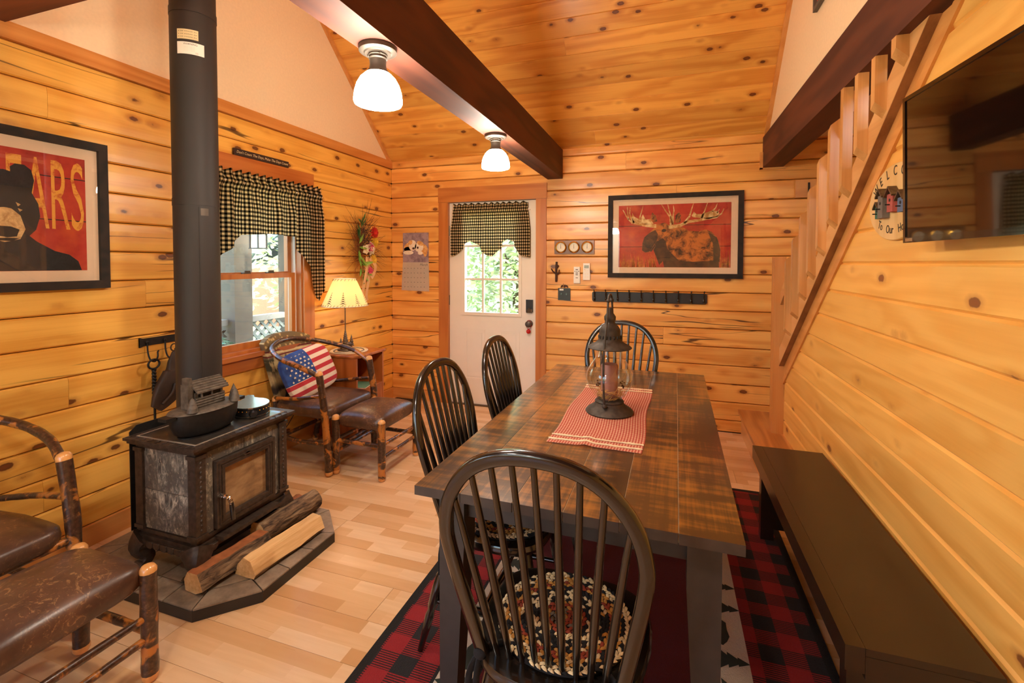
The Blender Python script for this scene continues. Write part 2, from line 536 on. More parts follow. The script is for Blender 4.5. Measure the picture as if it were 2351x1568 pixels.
# worn table top: dark stain rubbed through to honey wood
g = G('rubbed_dark_tabletop')
rnd = g.rnd()
p = g.n('VectorMath', {0: g.obj(), 1: g.n('CombineXYZ', {0: g.m_('MULTIPLY', rnd, 3.1), 1: g.m_('MULTIPLY', rnd, 7.7), 2: 0.0})}, operation='ADD')
gr = g.noise(g.map(p, (70, 2.2, 4)), 1.0, 4, .6)
cross = g.noise(g.map(p, (3, 26, 4)), 1.0, 3, .6)
big = g.noise(g.map(p, (5, 2.2, 4)), 1.0, 3, .5)
wear = g.m_('ADD', g.m_('MULTIPLY', cross, .55), g.m_('MULTIPLY', big, .6))
wear = g.m_('ADD', wear, g.m_('MULTIPLY', g.m_('SUBTRACT', gr, .5), .35))
fac = g.step(wear, .50, .76)
col = g.mix(fac, lin('#3E2A16'), lin('#AC7028'))
col = g.mix(g.m_('MULTIPLY', gr, .35), col, lin('#2A1A0C'))
M['tabletop'] = g.bsdf(col, .3, bump=gr, bstr=.06, bdist=.001, Coat_Weight=.9, Coat_Roughness=.14)
M['table_edge'] = plain('worn_table_edge', '#3F3630', .45, vary=.3, sc=14)
M['table_glue'] = plain('pale_joint_line', '#A59A80', .6, vary=.2)

# scuffed leather
g = G('scuffed_brown_leather')
ob = g.obj()
n1 = g.noise(ob, 7, 5, .6, .5)
n2 = g.noise(g.map(ob, (1, 1, 1)), 32, 5, .75, 1.8)
col = g.ramp(n1, [(.3, lin('#3C281E')), (.6, lin('#5C3F2F')), (.8, lin('#7A573F'))])
scr = g.m_('MULTIPLY', g.step(n2, .52, .66), g.step(n1, .36, .6))
col = g.mix(g.m_('MULTIPLY', scr, .85), col, lin('#A07A50'))
M['leather'] = g.bsdf(col, .36, bump=n2, bstr=.12, Coat_Weight=.25, Coat_Roughness=.25)

# hickory pole: dark bark, peeled to orange in patches
g = G('hickory_bark')
ob = g.n('VectorMath', {0: g.obj(), 1: g.n('CombineXYZ', {0: g.m_('MULTIPLY', g.rnd(), 5.0), 1: g.m_('MULTIPLY', g.rnd(), 3.0), 2: 0.0})}, operation='ADD')
n1 = g.noise(ob, 11, 4, .6, .8)
n2 = g.noise(ob, 70, 3, .6)
col = g.ramp(n2, [(.3, lin('#24150D')), (.6, lin('#4A2E1E')), (.85, lin('#77604A'))])
col = g.mix(g.step(n1, .51, .60), col, lin('#B46F2E'))
M['hick'] = g.bsdf(col, .33, bump=n2, bstr=.35, Coat_Weight=.4, Coat_Roughness=.18)
M['peel'] = plain('peeled_hickory_end', '#D89A58', .3, vary=.12, sc=40, Coat_Weight=.5)

# firewood
g = G('split_ash_wood')
ob = g.obj()
gr = g.noise(g.map(ob, (60, 3, 60)), 1.0, 4, .6)
col = g.ramp(gr, [(.3, lin('#C99A5E')), (.7, lin('#E8C48C'))])
M['split'] = g.bsdf(col, .75, bump=gr, bstr=.4)
g = G('furrowed_bark')
wv = g.noise(g.map(g.obj(), (42, 9, 42)), 1.0, 3, .6, .6)
col = g.ramp(wv, [(.35, lin('#33251A')), (.5, lin('#6E563D')), (.7, lin('#9A8163'))])
M['fbark'] = g.bsdf(col, .85, bump=wv, bstr=1.0, bdist=.012)
M['inner_bark'] = plain('red_inner_bark', '#9A5C34', .7, vary=.3, sc=24)

# gingham cloth on UV in metres
def gingham(name, per, tan, mid, dark, thr=.5):
    g = G(name)
    uv = g.xyz(g.n('TexCoord', out=2))
    def st(v): return g.m_('GREATER_THAN', g.m_('FRACT', g.m_('DIVIDE', v, per)), thr)
    sm = g.m_('ADD', st(uv[0]), st(uv[1]))
    col = g.mix(g.m_('MINIMUM', sm, 1), lin(tan), lin(mid))
    col = g.mix(g.m_('MAXIMUM', g.m_('SUBTRACT', sm, 1), 0), col, lin(dark))
    d = g.n('BsdfDiffuse', {0: col})
    t = g.n('BsdfTranslucent', {0: col})
    mx = g.n('MixShader', {0: .3, 1: d, 2: t})
    g.nt.links.new(mx, g.out.inputs[0])
    return g.m
M['gingham'] = gingham('black_tan_gingham', .029, '#F2DAAC', '#75664A', '#14120C')
M['runner'] = gingham('red_cream_gingham', .0105, '#EDCBAE', '#CE7A68', '#B4453C')

# flag cushion: stripes and canton in the cushion's own plane (x across, z up)
g = G('flag_print')
s3 = g.xyz(g.obj())
ff = g.m_('FRACT', g.m_('MULTIPLY', g.m_('ADD', s3[2], .2), 16.5))
col = g.mix(g.m_('GREATER_THAN', ff, .5), lin('#B8323A'), lin('#E6D5BC'))
can = g.m_('MULTIPLY', g.m_('LESS_THAN', s3[0], .005), g.m_('GREATER_THAN', s3[2], -.045))
nz = g.noise(g.obj(), 22, 3)
col = g.mix(can, col, g.ramp(nz, [(.3, lin('#223A78')), (.7, lin('#3A5CA0'))]))
M['flag'] = g.bsdf(col, .9)

# tapestry chair back
g = G('lodge_tapestry')
s3 = g.xyz(g.obj())
ob = g.obj()
zb = s3[2]
n1 = g.noise(ob, 16, 5, .65)
n2 = g.noise(g.map(ob, (1, 20, 8)), 1.6, 3)
col = g.ramp(n1, [(.35, lin('#9A8660')), (.6, lin('#C2AA76'))])
tree = g.m_('MULTIPLY', g.step(n2, .52, .62), g.m_('MULTIPLY', g.step(zb, .60, .66), g.step(zb, .78, .72)))
col = g.mix(tree, col, lin('#3F3C28'))
bear = g.m_('MULTIPLY', g.step(g.noise(ob, 7, 2), .5, .58), g.step(zb, .60, .52))
col = g.mix(bear, col, lin('#2A211A'))
def bandz(a, b): return g.m_('MULTIPLY', g.m_('GREATER_THAN', zb, a), g.m_('LESS_THAN', zb, b))
diag = g.step(g.n('TexVoronoi', {'Vector': g.map(ob, (1, 34, 34)), 'Scale': 1.0}), .25, .45)
top = g.mix(diag, lin('#BFA268'), lin('#75603C'))
col = g.mix(g.m_('GREATER_THAN', zb, .79), col, top)
for a, b, c in ((.745, .755, '#6A2420'), (.763, .773, '#D9C08C'), (.78, .79, '#6A2420')):
    col = g.mix(bandz(a, b), col, lin(c))
M['tapestry'] = g.bsdf(col, .95, bump=n1, bstr=.3)

# rug: buffalo check border, cream band, wine field (object space: x -.8...8, y -1.13..1.13)
g = G('lodge_rug')
ob = g.obj()
s3 = g.xyz(ob)
ax_, ay_ = g.m_('ABSOLUTE', s3[0]), g.m_('ABSOLUTE', s3[1])
dx, dy = g.m_('SUBTRACT', .80, ax_), g.m_('SUBTRACT', 1.13, ay_)
d = g.m_('MINIMUM', dx, dy)
def chk(v): return g.m_('GREATER_THAN', g.m_('FRACT', g.m_('DIVIDE', v, .155)), .5)
cs = g.m_('ADD', chk(g.m_('ADD', s3[0], 2.0)), chk(g.m_('ADD', s3[1], 2.02)))
hat = g.m_('GREATER_THAN', g.m_('FRACT', g.m_('MULTIPLY', s3[1], 110)), .5)
red, blk = lin('#951B20'), lin('#14110F')
mid = g.mix(hat, red, lin('#2A1110'))
col = g.mix(g.m_('MINIMUM', cs, 1), red, mid)
col = g.mix(g.m_('MAXIMUM', g.m_('SUBTRACT', cs, 1), 0), col, lin('#1C1A1C'))
col = g.mix(g.m_('LESS_THAN', d, .032), col, blk)
col = g.mix(g.m_('GREATER_THAN', d, .285), col, lin('#D8CCB8'))
col = g.mix(g.m_('GREATER_THAN', d, .405), col, blk)
col = g.mix(g.m_('GREATER_THAN', d, .425), col, lin('#5C0F1B'))
nz = g.noise(ob, 260, 2)
col = g.mix(g.m_('MULTIPLY', nz, .3), col, blk)
M['rug'] = g.bsdf(col, .95, bump=nz, bstr=.8, bdist=.004)

# painted red boards behind the animals in the two prints
g = G('red_board_print')
ob = g.obj()
n1 = g.noise(g.map(ob, (6, 6, 60)), 1.0, 5, .65)
n2 = g.noise(ob, 7, 3)
col = g.ramp(n1, [(.25, lin('#7A1A12')), (.5, lin('#B3301C')), (.75, lin('#C9472A'))])
col = g.mix(g.m_('MULTIPLY', g.step(n2, .5, .75), .6), col, lin('#D9622A'))
M['print_red'] = g.bsdf(col, .7)
def blotch(name, a, b, sc, lo=.4, hi=.6):
    g = G(name)
    n = g.noise(g.obj(), sc, 5, .7, .6)
    return g.bsdf(g.ramp(n, [(lo, lin(a)), (hi, lin(b))]), .7)
M['print_fur'] = blotch('moose_fur_print', '#2A1810', '#C4702C', 13, .40, .58)
M['print_dark'] = blotch('dark_fur_print', '#17110D', '#5E3A20', 13, .42, .7)
M['print_bear'] = blotch('black_bear_print', '#15130F', '#2E2A2C', 22, .35, .75)
M['print_tan'] = blotch('tan_muzzle_print', '#B98A52', '#E3BC80', 24)
M['print_antler'] = blotch('antler_print', '#B8803C', '#E8CC92', 20)
M['print_letter'] = blotch('worn_gold_letters', '#C4551E', '#E8A23C', 26, .35, .5)
M['print_grass'] = blotch('gold_grass_print', '#B3401A', '#E09A34', 30)
M['print_line'] = M['ink']
M['frame_black'] = wood('black_brown_frame', 'Z', '#2A1C12', '#0E0906', knots=0, rough=.75, vary=.02, coat=0)
M['photo_mauve'] = blotch('mauve_cloth_photo', '#7A6470', '#A58E94', 12)
M['pup_tan'] = blotch('puppy_tan_photo', '#C98A45', '#E6B878', 30)
M['pup_white'] = blotch('puppy_white_photo', '#E6D3B6', '#F4E8D4', 30)
# braid colours of the chair pads
for k, c in (('br_black', '#15161A'), ('br_cream', '#D9C49A'), ('br_rust', '#8E3A24'), ('br_gold', '#B5803A'), ('br_grey', '#7A7264')):
    M[k] = plain(k.replace('br_', 'braid_'), c, .95, vary=.25, sc=160)
# ---------------------------------------------------------------- the setting
XL, XR, YB, YF = -2.76, .80, 4.28, -2.2      # inner faces: left, stair wall, back, front
SL = .97                                     # roof slope
CZ = 2.487                                   # height of the eaves
XG = .765                                    # right gable drywall
XE = 1.85                                    # outer wall behind the stairs
cz = lambda y: CZ + (YB - y) * SL
RIDGE = .95

def struct(o): return tag(o, kind='structure')

# floor: sub-floor plus laminate boards laid crosswise
bm = B(); box(bm, XL - .1, XE + .1, YF - .1, YB + .15, -.12, -.009)
floor = struct(finish(bm, 'floor', M['dark_gap']))
BW, BL = .195, 1.28
bm = B(); box(bm, -BL / 2 + .0008, BL / 2 - .0008, -BW / 2 + .0008, BW / 2 - .0008, -.009, 0)
plank_me = None
row = 0
y = YB - BW / 2
while y > .2:
    x = XL + BL / 2 - random.uniform(.1, 1.1)
    while x - BL / 2 < XR + .45:
        if plank_me is None:
            o = finish(bm, 'plank', M['floor'], floor)
            plank_me = o.data
        else:
            o = bpy.data.objects.new('plank', plank_me); COL.objects.link(o); o.parent = floor
        o.location = (x, y, 0)
        x += BL
    y -= BW
bm = B(); box(bm, XL, XR, YF, y + BW / 2, -.009, 0)
o = finish(bm, 'far_boards', M['floor'], floor)

# log walls: courses of 154 mm
PITCH, Z0 = .154, .100
COURSES = [(-.0, .100)] + [(Z0 + PITCH * k, Z0 + PITCH * (k + 1)) for k in range(15)] + [(Z0 + PITCH * 15, CZ)]

def log_board(parent, axis, face, out, a0, a1, z0, z1, mat, depth=.03, ch=.011, gap=.002, name='log'):
    """one log course: chamfered front edges; axis 'x' runs along x on a wall y=face, out=-1 faces the room"""
    f, bk = face, face - out * depth
    g_ = gap
    prof = [(bk, z0 + g_), (f - out * ch, z0 + g_), (f - out * .0015, z0 + ch * .8), (f, z0 + (z1 - z0) * .3), (f, z0 + (z1 - z0) * .7), (f - out * .0015, z1 - ch * .8), (f - out * ch, z1 - g_), (bk, z1 - g_)]
    bm = B()
    prism(bm, prof, axis, a0 + .0006, a1 - .0006)
    if axis == 'y':      # prism maps (a,b) to (x,z) for axis y
        pass
    return finish(bm, name, mat, parent)

def course_pieces(a0, a1, holes, z0, z1, joints=None):
    """cut a course [a0,a1] by holes [(h0,h1,zlo,zhi)] and by butt joints"""
    segs = [(a0, a1)]
    for h0, h1, zl, zh in holes:
        if z1 <= zl + .03 or z0 >= zh - .03: continue
        nx = []
        for s0, s1 in segs:
            if h1 <= s0 or h0 >= s1: nx.append((s0, s1)); continue
            if h0 > s0: nx.append((s0, h0))
            if h1 < s1: nx.append((h1, s1))
        segs = nx
    for j in joints or []:
        segs = [t for s0, s1 in segs for t in ([(s0, j), (j, s1)] if s0 + .15 < j < s1 - .15 else [(s0, s1)])]
    return segs

# back wall
DX0, DX1, DZ = -2.10, -1.18, 2.031
bm = B()
box(bm, XL - .1, DX0, YB + .03, YB + .16, 0, CZ)
box(bm, DX1, XE + .1, YB + .03, YB + .16, 0, CZ)
box(bm, DX0, DX1, YB + .03, YB + .16, DZ, CZ)
wall_back = struct(finish(bm, 'wall_back', M['dark_gap']))
rj = random.Random(3)
for k, (z0, z1) in enumerate(COURSES):
    js = []
    if k == 15: js = [-.36]
    elif k % 4 == 1: js = [rj.uniform(-.9, .7)]
    for a0, a1 in course_pieces(XL, XE, [(DX0 - .06, DX1 + .06, -1, 2.13)], z0, z1, js):
        log_board(wall_back, 'x', YB, -1, a0, a1, z0, z1, M['log_x'])

# left wall: logs to the eaves, drywall gable above; one window and an added unseen one
WY0, WY1, WZ0, WZ1 = 2.255, 3.01, .80, 2.03
W2 = (-1.85, -.25)                           # a second window, added unseen behind the camera for daylight
TH = .17
bm = B()
x0, x1 = XL - TH, XL - .03
def wall_ring(bm, lo, hi, zt, holes, fn):
    """wall slab along one axis with window holes given as (a0,a1,z0,z1)"""
    cuts = sorted(holes)
    c = lo
    for a0, a1, zl, zh in cuts:
        fn(c, a0, 0, zt)
        fn(a0, a1, 0, zl)
        fn(a0, a1, zh, zt)
        c = a1
    fn(c, hi, 0, zt)
LW = [(WY0, WY1, WZ0, WZ1), (W2[0], W2[1], WZ0, WZ1)]
wall_ring(bm, YF, YB, CZ, LW, lambda a, b, c, d: box(bm, x0, x1, a, b, c, d))
wall_left = struct(finish(bm, 'wall_left', M['dark_gap']))
rj = random.Random(11)
for k, (z0, z1) in enumerate(COURSES[:-1]):
    js = [2.02] if k == 15 else ([rj.uniform(.9, 1.9)] if k % 3 == 2 else [])
    js.append(.35)
    for a0, a1 in course_pieces(YF, YB, [(WY0 - .05, WY1 + .05, WZ0 - .06, WZ1 + .06), (W2[0] - .05, W2[1] + .05, WZ0, WZ1 + .06)], z0, z1, js):
        if a1 < .3: continue
        log_board(wall_left, 'y', XL, 1, a0, a1, z0, z1, M['log_y'])
bm = B(); wall_ring(bm, YF, .35, CZ, [(W2[0], W2[1], WZ0, WZ1)], lambda a, b, c, d: box(bm, XL - .03, XL - .001, a, b, c, d))
finish(bm, 'rear_logs', M['log_y'], wall_left)
bm = B(); box(bm, XL - .03, XL + .012, .35, YB, COURSES[-1][0], CZ)
struct(finish(bm, 'trim_1', M['plate_y'], None, bevel=.003))
bm = B()
prism(bm, [(YF, CZ), (YB, CZ), (RIDGE, cz(RIDGE)), (YF, cz(RIDGE) - (RIDGE - YF) * SL)], 'x', XL - TH, XL - .025)
struct(finish(bm, 'wall_left_gable', M['drywall']))

# front wall behind the camera with a wide window, closing the room
FW = [(-2.5, -.98, .35, 2.15)]
bm = B(); wall_ring(bm, XL - TH, XE, CZ + .3, FW, lambda a, b, c, d: box(bm, a, b, YF - .15, YF, c, d))
wall_front = struct(finish(bm, 'wall_front', M['log_x']))

# right: stair wall of V-groove panelling under the sloping stringer, drywall gable above the beam
sl_trim = lambda y: 1.4766 + (2.5975 - y) * .79          # lower edge of the sloping trim
sl_plate = lambda y: 1.752 + (2.39 - y) * .775           # lower edge of the sloping plate
YN = 3.75                                                # wall end / newel
bm = B()
ytop = 2.5975 - (2.205 - 1.4766) / .79
prism(bm, [(YF, 0), (YN, 0), (YN, sl_trim(YN)), (ytop, 2.205), (YF, 2.205)], 'x', XR + .02, XR + .10)
wall_right = struct(finish(bm, 'wall_right', M['dark_gap']))
pz = .0265 - .1405
k = 0
while pz < 2.205:
    z0, z1 = max(pz, 0), min(pz + .1405, 2.205)
    pz += .1405
    if z1 - z0 < .01: continue
    yy = lambda z: min(YN, 2.5975 - (z - 1.4766) / .79)
    c = .009
    bm = B()
    # V-groove board whose far end follows the slope
    A = []
    for (xx, zz) in [(XR + .02, z0), (XR + c, z0), (XR, z0 + c), (XR, z1 - c), (XR + c, z1), (XR + .02, z1)]:
        A.append((xx, zz))
    near = [bm.verts.new((a, .2, b)) for a, b in A]
    far = [bm.verts.new((a, yy(b), b)) for a, b in A]
    bm.faces.new(near); bm.faces.new(far[::-1])
    for i in range(6): bm.faces.new((near[i], far[i], far[(i + 1) % 6], near[(i + 1) % 6]))
    finish(bm, 'board', M['panel_y'], wall_right)
bm = B(); box(bm, XR, XR + .02, YF, .2, 0, 2.205); finish(bm, 'near_boards', M['panel_y'], wall_right)
bm = B()
prism(bm, [(YF, 2.44), (YB, 2.44), (YB, CZ), (RIDGE, cz(RIDGE)), (YF, cz(RIDGE) - (RIDGE - YF) * SL)], 'x', XG, XG + .06)
struct(finish(bm, 'wall_right_gable', M['drywall']))
bm = B(); box(bm, XE, XE + .1, YF, YB + .16, 0, 2.6); struct(finish(bm, 'wall_stair_outer', M['drywall']))
bm = B(); box(bm, .873, XE, 1.9, YB, 2.43, 2.5); struct(finish(bm, 'ceiling_stairwell', M['drywall']))

# sloping board ceiling
bm = B()
L = math.hypot(1, SL)
nrm = Vector((0, SL, 1)).normalized()        # up through the roof
def cp(s, d): return (YB - s / L + nrm.y * d, CZ + s / L * SL + nrm.z * d)
smax = (YB - RIDGE) * L
pA, pB, pC, pD = cp(0, .02), cp(smax, .02), cp(smax, .15), cp(0, .15)
prism(bm, [pA, pB, pC, pD], 'x', XL - TH, XE)
yr, zr = cp(smax, .02)
prism(bm, [(yr, zr), (YF, zr - (yr - YF) * SL), (YF, zr - (yr - YF) * SL + .15), (yr, zr + .15)], 'x', XL - TH, XE)
ceiling = struct(finish(bm, 'ceiling', M['ceil']))
s, k = -.12, 0
CP = .136
while s < 2.0:
    c = .004
    prof = [cp(s, .02), cp(s, c), cp(s + c, 0), cp(s + CP - c, 0), cp(s + CP, c), cp(s + CP, .02)]
    js = [XL - .02, XG + .0]
    if k % 3 == 1: js.insert(1, rj.uniform(-1.8, .2))
    for a, b in zip(js, js[1:]):
        bm = B(); prism(bm, prof, 'x', a + .0005, b - .0005)
        finish(bm, 'plank', M['ceil'], ceiling)
    s += CP
    k += 1
for n_, xa, xb in (('trim_2', XL - .025, XL + .003), ('trim_3', XG - .028, XG)):
    bm = B()
    prism(bm, [cp(-.02, -.026), cp(2.1, -.026), cp(2.1, 0), cp(-.02, 0)], 'x', xa, xb)
    struct(finish(bm, n_, M['trim_y']))

# loft over the camera
bm = B(); box(bm, XL, XG, YF, 1.149, 2.476, 2.52); struct(finish(bm, 'ceiling_loft', M['beam_x']))
bm = B(); box(bm, XL, XG, 1.15, 1.262, 2.476, 2.72); struct(finish(bm, 'trim_4', M['beam_x']))

# dark timbers
bm = B(); box(bm, -1.072, -.930, YF, YB, 2.209, 2.474)
struct(finish(bm, 'beam', M['beam'], bevel=.004))
bm = B(); box(bm, .727, .873, YF, YB, 2.203, 2.452)
struct(finish(bm, 'beam', M['beam'], bevel=.004))
bm = B()
box(bm, .706, .727, YB - .02, YB, 2.19, 2.33)
box(bm, .706, .89, YB - .02, YB, 2.188, 2.203)
struct(finish(bm, 'trim_5', M['trim_x']))

# baseboards
bm = B(); box(bm, XL, XL + .02, .3, YB, 0, .105); struct(finish(bm, 'baseboard_left', M['trim_y'], bevel=.003))
bm = B(); box(bm, XL + .02, DX0 - .1, YB - .02, YB, 0, .105); struct(finish(bm, 'baseboard_back', M['trim_x'], bevel=.003))

# ---------------------------------------------------------------- door
door = struct(empty('door_1', (0, 0, 0)))
YD = YB + .017
bm = B()
gx0, gx1, gz0, gz1 = -1.925, -1.360, .935, 1.925
for a in ((DX0 + .004, gx0, .012, DZ - .004), (gx1, DX1 - .004, .012, DZ - .004), (gx0, gx1, .012, gz0), (gx0, gx1, gz1, DZ - .004)):
    box(bm, a[0], a[1], YD, YD + .045, a[2], a[3])
finish(bm, 'door_leaf', M['door_white'], door)
for a in ((-1.926, -1.709), (-1.568, -1.351)):
    bm = B()
    z0, z1 = .255, .765
    x0, x1 = a
    # raised field inside a sunk moulding
    box(bm, x0, x1, YD - .004, YD + .002, z0, z0 + .02); box(bm, x0, x1, YD - .004, YD + .002, z1 - .02, z1)
    box(bm, x0, x0 + .02, YD - .004, YD + .002, z0 + .02, z1 - .02); box(bm, x1 - .02, x1, YD - .004, YD + .002, z0 + .02, z1 - .02)
    box(bm, x0 + .035, x1 - .035, YD - .005, YD + .002, z0 + .035, z1 - .035)
    finish(bm, 'raised_panel', M['door_white'], door, bevel=.0025)
bm = B()
w = .03
box(bm, gx0 - w, gx0, YD - .012, YD, gz0 - w, gz1 + w); box(bm, gx1, gx1 + w, YD - .012, YD, gz0 - w, gz1 + w)
box(bm, gx0, gx1, YD - .012, YD, gz0 - w, gz0); box(bm, gx0, gx1, YD - .012, YD, gz1, gz1 + w)
fr_ = finish(bm, 'glazing_frame', M['door_white'], door, bevel=.003)
for i in (1, 2):
    xx = gx0 + (gx1 - gx0) * i / 3
    bm = B(); box(bm, xx - .01, xx + .01, YD + .006, YD + .03, gz0, gz1); finish(bm, 'muntin', M['door_white'], door)
    zz = gz0 + (gz1 - gz0) * i / 3
    bm = B(); box(bm, gx0, gx1, YD + .008, YD + .028, zz - .01, zz + .01); finish(bm, 'muntin', M['door_white'], door)
for i in range(3):
    for j in range(3):
        xa, xb = gx0 + (gx1 - gx0) * i / 3, gx0 + (gx1 - gx0) * (i + 1) / 3
        za, zb = gz0 + (gz1 - gz0) * j / 3, gz0 + (gz1 - gz0) * (j + 1) / 3
        bm = B(); box(bm, xa + .005, xb - .005, YD + .016, YD + .02, za + .005, zb - .005); finish(bm, 'pane', M['pane'], door)
for z in (1.75, 1.05, .28):
    bm = B(); tube(bm, [(DX0 + .002, YD - .004, z - .05), (DX0 + .002, YD - .004, z + .05)], .006, 8); finish(bm, 'hinge', M['bronze'], door)
# lock and knob
bm = B(); box(bm, -1.283, -1.215, YD - .018, YD, .955, 1.075); kp = finish(bm, 'deadbolt', M['black_satin'], door, bevel=.006)
bm = B(); box(bm, -1.279, -1.219, YD - .021, YD - .012, .950, .985); finish(bm, 'lock_plate', M['chrome'], kp, bevel=.003)
bm = B(); box(bm, -1.256, -1.24, YD - .04, YD - .02, .955, 1.0); finish(bm, 'thumb_turn', M['chrome'], kp, bevel=.004)
def knob_bm(x, z, y):
    bm = B()
    lathe(bm, [(.034, 0), (.034, .006), (.012, .01), (.012, .03), (.028, .036), (.03, .055), (.02, .064), (0, .065)], 20)
    bmesh.ops.transform(bm, matrix=Matrix.Translation((x, y, z)) @ Matrix.Rotation(R(90), 4, 'X'), verts=bm.verts)
    return bm
finish(knob_bm(-1.25, .845, YD), 'door_knob', M['nickel'], door, smooth=40)
# casing (reddish) and threshold
bm = B(); box(bm, -2.202, DX0 + .002, YB - .018, YB + .03, 0, DZ); finish(bm, 'casing', M['trim_red_z'], door, bevel=.002)
bm = B(); box(bm, DX1 - .002, -1.081, YB - .018, YB + .03, 0, DZ); finish(bm, 'casing', M['trim_red_z'], door, bevel=.002)
bm = B(); box(bm, -2.206, -1.077, YB - .02, YB + .03, DZ + .001, 2.178); finish(bm, 'casing', M['trim_red_x'], door, bevel=.002)
bm = B(); box(bm, DX0, DX1, YB - .01, YB + .16, 0, .011); finish(bm, 'threshold', M['bronze'], door)

# ---------------------------------------------------------------- windows
def window(name, y0, y1, z0, z1, casing=.105):
    w = struct(empty(name))
    xi = XL
    # jamb box
    bm = B()
    d0, d1 = XL - TH, XL
    t = .02
    box(bm, d0, d1, y0, y0 + t, z0, z1); box(bm, d0, d1, y1 - t, y1, z0, z1)
    box(bm, d0, d1, y0 + t, y1 - t, z1 - t, z1); box(bm, d0, d1, y0 + t, y1 - t, z0, z0 + t)
    finish(bm, 'jamb', M['trim_red_z'], w)
    zm = z0 + (z1 - z0) * .43
    for nm, xa, za, zb in (('lower_sash', XL - .085, z0 + t, zm + .02), ('upper_sash', XL - .12, zm - .015, z1 - t)):
        bm = B()
        s, e = .045, .03
        ya, yb = y0 + t, y1 - t
        box(bm, xa, xa + e, ya, ya + s, za, zb); box(bm, xa, xa + e, yb - s, yb, za, zb)
        box(bm, xa, xa + e, ya + s, yb - s, za, za + s); box(bm, xa, xa + e, ya + s, yb - s, zb - s * .8, zb)
        so = finish(bm, nm, M['trim_red_z'], w, bevel=.002)
        bm = B(); box(bm, xa + .012, xa + .016, ya + s - .003, yb - s + .003, za + s - .003, zb - s * .8 + .003)
        finish(bm, 'pane', M['pane'], so)
    for yy in ((y0 + y1) / 2 - .09, (y0 + y1) / 2 + .12):
        bm = B(); box(bm, XL - .085, XL - .06, yy - .03, yy + .03, zm + .02, zm + .03); box(bm, XL - .078, XL - .068, yy - .012, yy + .035, zm + .03, zm + .042)
        finish(bm, 'sash_lock', M['nickel'], w, bevel=.002)
    # white jamb liners
    bm = B(); box(bm, XL - .125, XL - .052, y1 - t - .008, y1 - t, z0 + t, z1 - t); finish(bm, 'jamb_liner', M['white_plastic'], w)
    bm = B(); box(bm, XL - .125, XL - .052, y0 + t, y0 + t + .008, z0 + t, z1 - t); finish(bm, 'jamb_liner', M['white_plastic'], w)
    c = casing
    for ya, yb in ((y0 - c, y0 + .008), (y1 - .008, y1 + c)):
        bm = B(); box(bm, XL - .02, XL + .018, ya, yb, z0 - .02, z1); finish(bm, 'casing', M['trim_red_z'], w, bevel=.002)
    bm = B(); box(bm, XL - .02, XL + .02, y0 - c - .004, y1 + c + .004, z1, z1 + .115); finish(bm, 'casing', M['trim_red_y'], w, bevel=.002)
    bm = B(); box(bm, XL - .02, XL + .04, y0 - c - .01, y1 + c + .01, z0 - .03, z0); finish(bm, 'window_stool', M['trim_red_y'], w, bevel=.004)
    bm = B(); box(bm, XL - .02, XL + .018, y0 - c, y1 + c, z0 - .115, z0 - .03); finish(bm, 'apron', M['trim_red_y'], w, bevel=.002)
    return w
window('window_1', WY0, WY1, WZ0, WZ1)
window('window_fill', W2[0], W2[1], WZ0, WZ1)  # added window, unseen, lets extra daylight into the room
w3 = struct(empty('window_3'))
xa, xb, za, zb = FW[0]
bm = B()
for a in ((xa, xa + .05, za, zb), (xb - .05, xb, za, zb), ((xa + xb) / 2 - .04, (xa + xb) / 2 + .04, za, zb), (xa + .05, xb - .05, za, za + .05), (xa + .05, xb - .05, zb - .05, zb)):
    box(bm, a[0], a[1], YF - .12, YF - .05, a[2], a[3])
finish(bm, 'window_frame', M['trim_red_z'], w3)
bm = B(); box(bm, xa + .04, xb - .04, YF - .087, YF - .083, za + .04, zb - .04); finish(bm, 'pane', M['pane'], w3)

# ---------------------------------------------------------------- stair: newel, plate, balusters, trims, first step
st = struct(empty('staircase', (0, 0, 0)))
bm = B(); box(bm, .727, XR, YN, YN + .095, 0, 1.475); finish(bm, 'newel_post', M['newel'], st, bevel=.003)
def slope_board(name, x0, x1, f0, f1, y0, y1, mat, bevel=.002):
    bm = B()
    prism(bm, [(y0, f0(y0)), (y1, f0(y1)), (y1, f1(y1)), (y0, f1(y0))], 'x', x0, x1)
    return finish(bm, name, mat, st, bevel=bevel)
slope_board('sloping_plate', .764, .80, sl_plate, lambda y: sl_plate(y) + .125, 1.805, YN, M['stair_y'])
slope_board('sloping_trim', XR - .004, XR + .02, lambda y: sl_trim(y) + .045, lambda y: sl_plate(y), 1.72, YN, M['trim_y'])
slope_board('sloping_trim', XR - .010, XR + .02, lambda y: sl_trim(y), lambda y: sl_trim(y) + .045, 1.68, YN, M['trim_y'])
slope_board('plate_shade_strip', .7645, .7995, lambda y: sl_plate(y) - .003, lambda y: sl_plate(y) - .0002, 1.80, YN, M['stair_shade'], 0)  # thin strip added to paint the shade on the plate's lower face
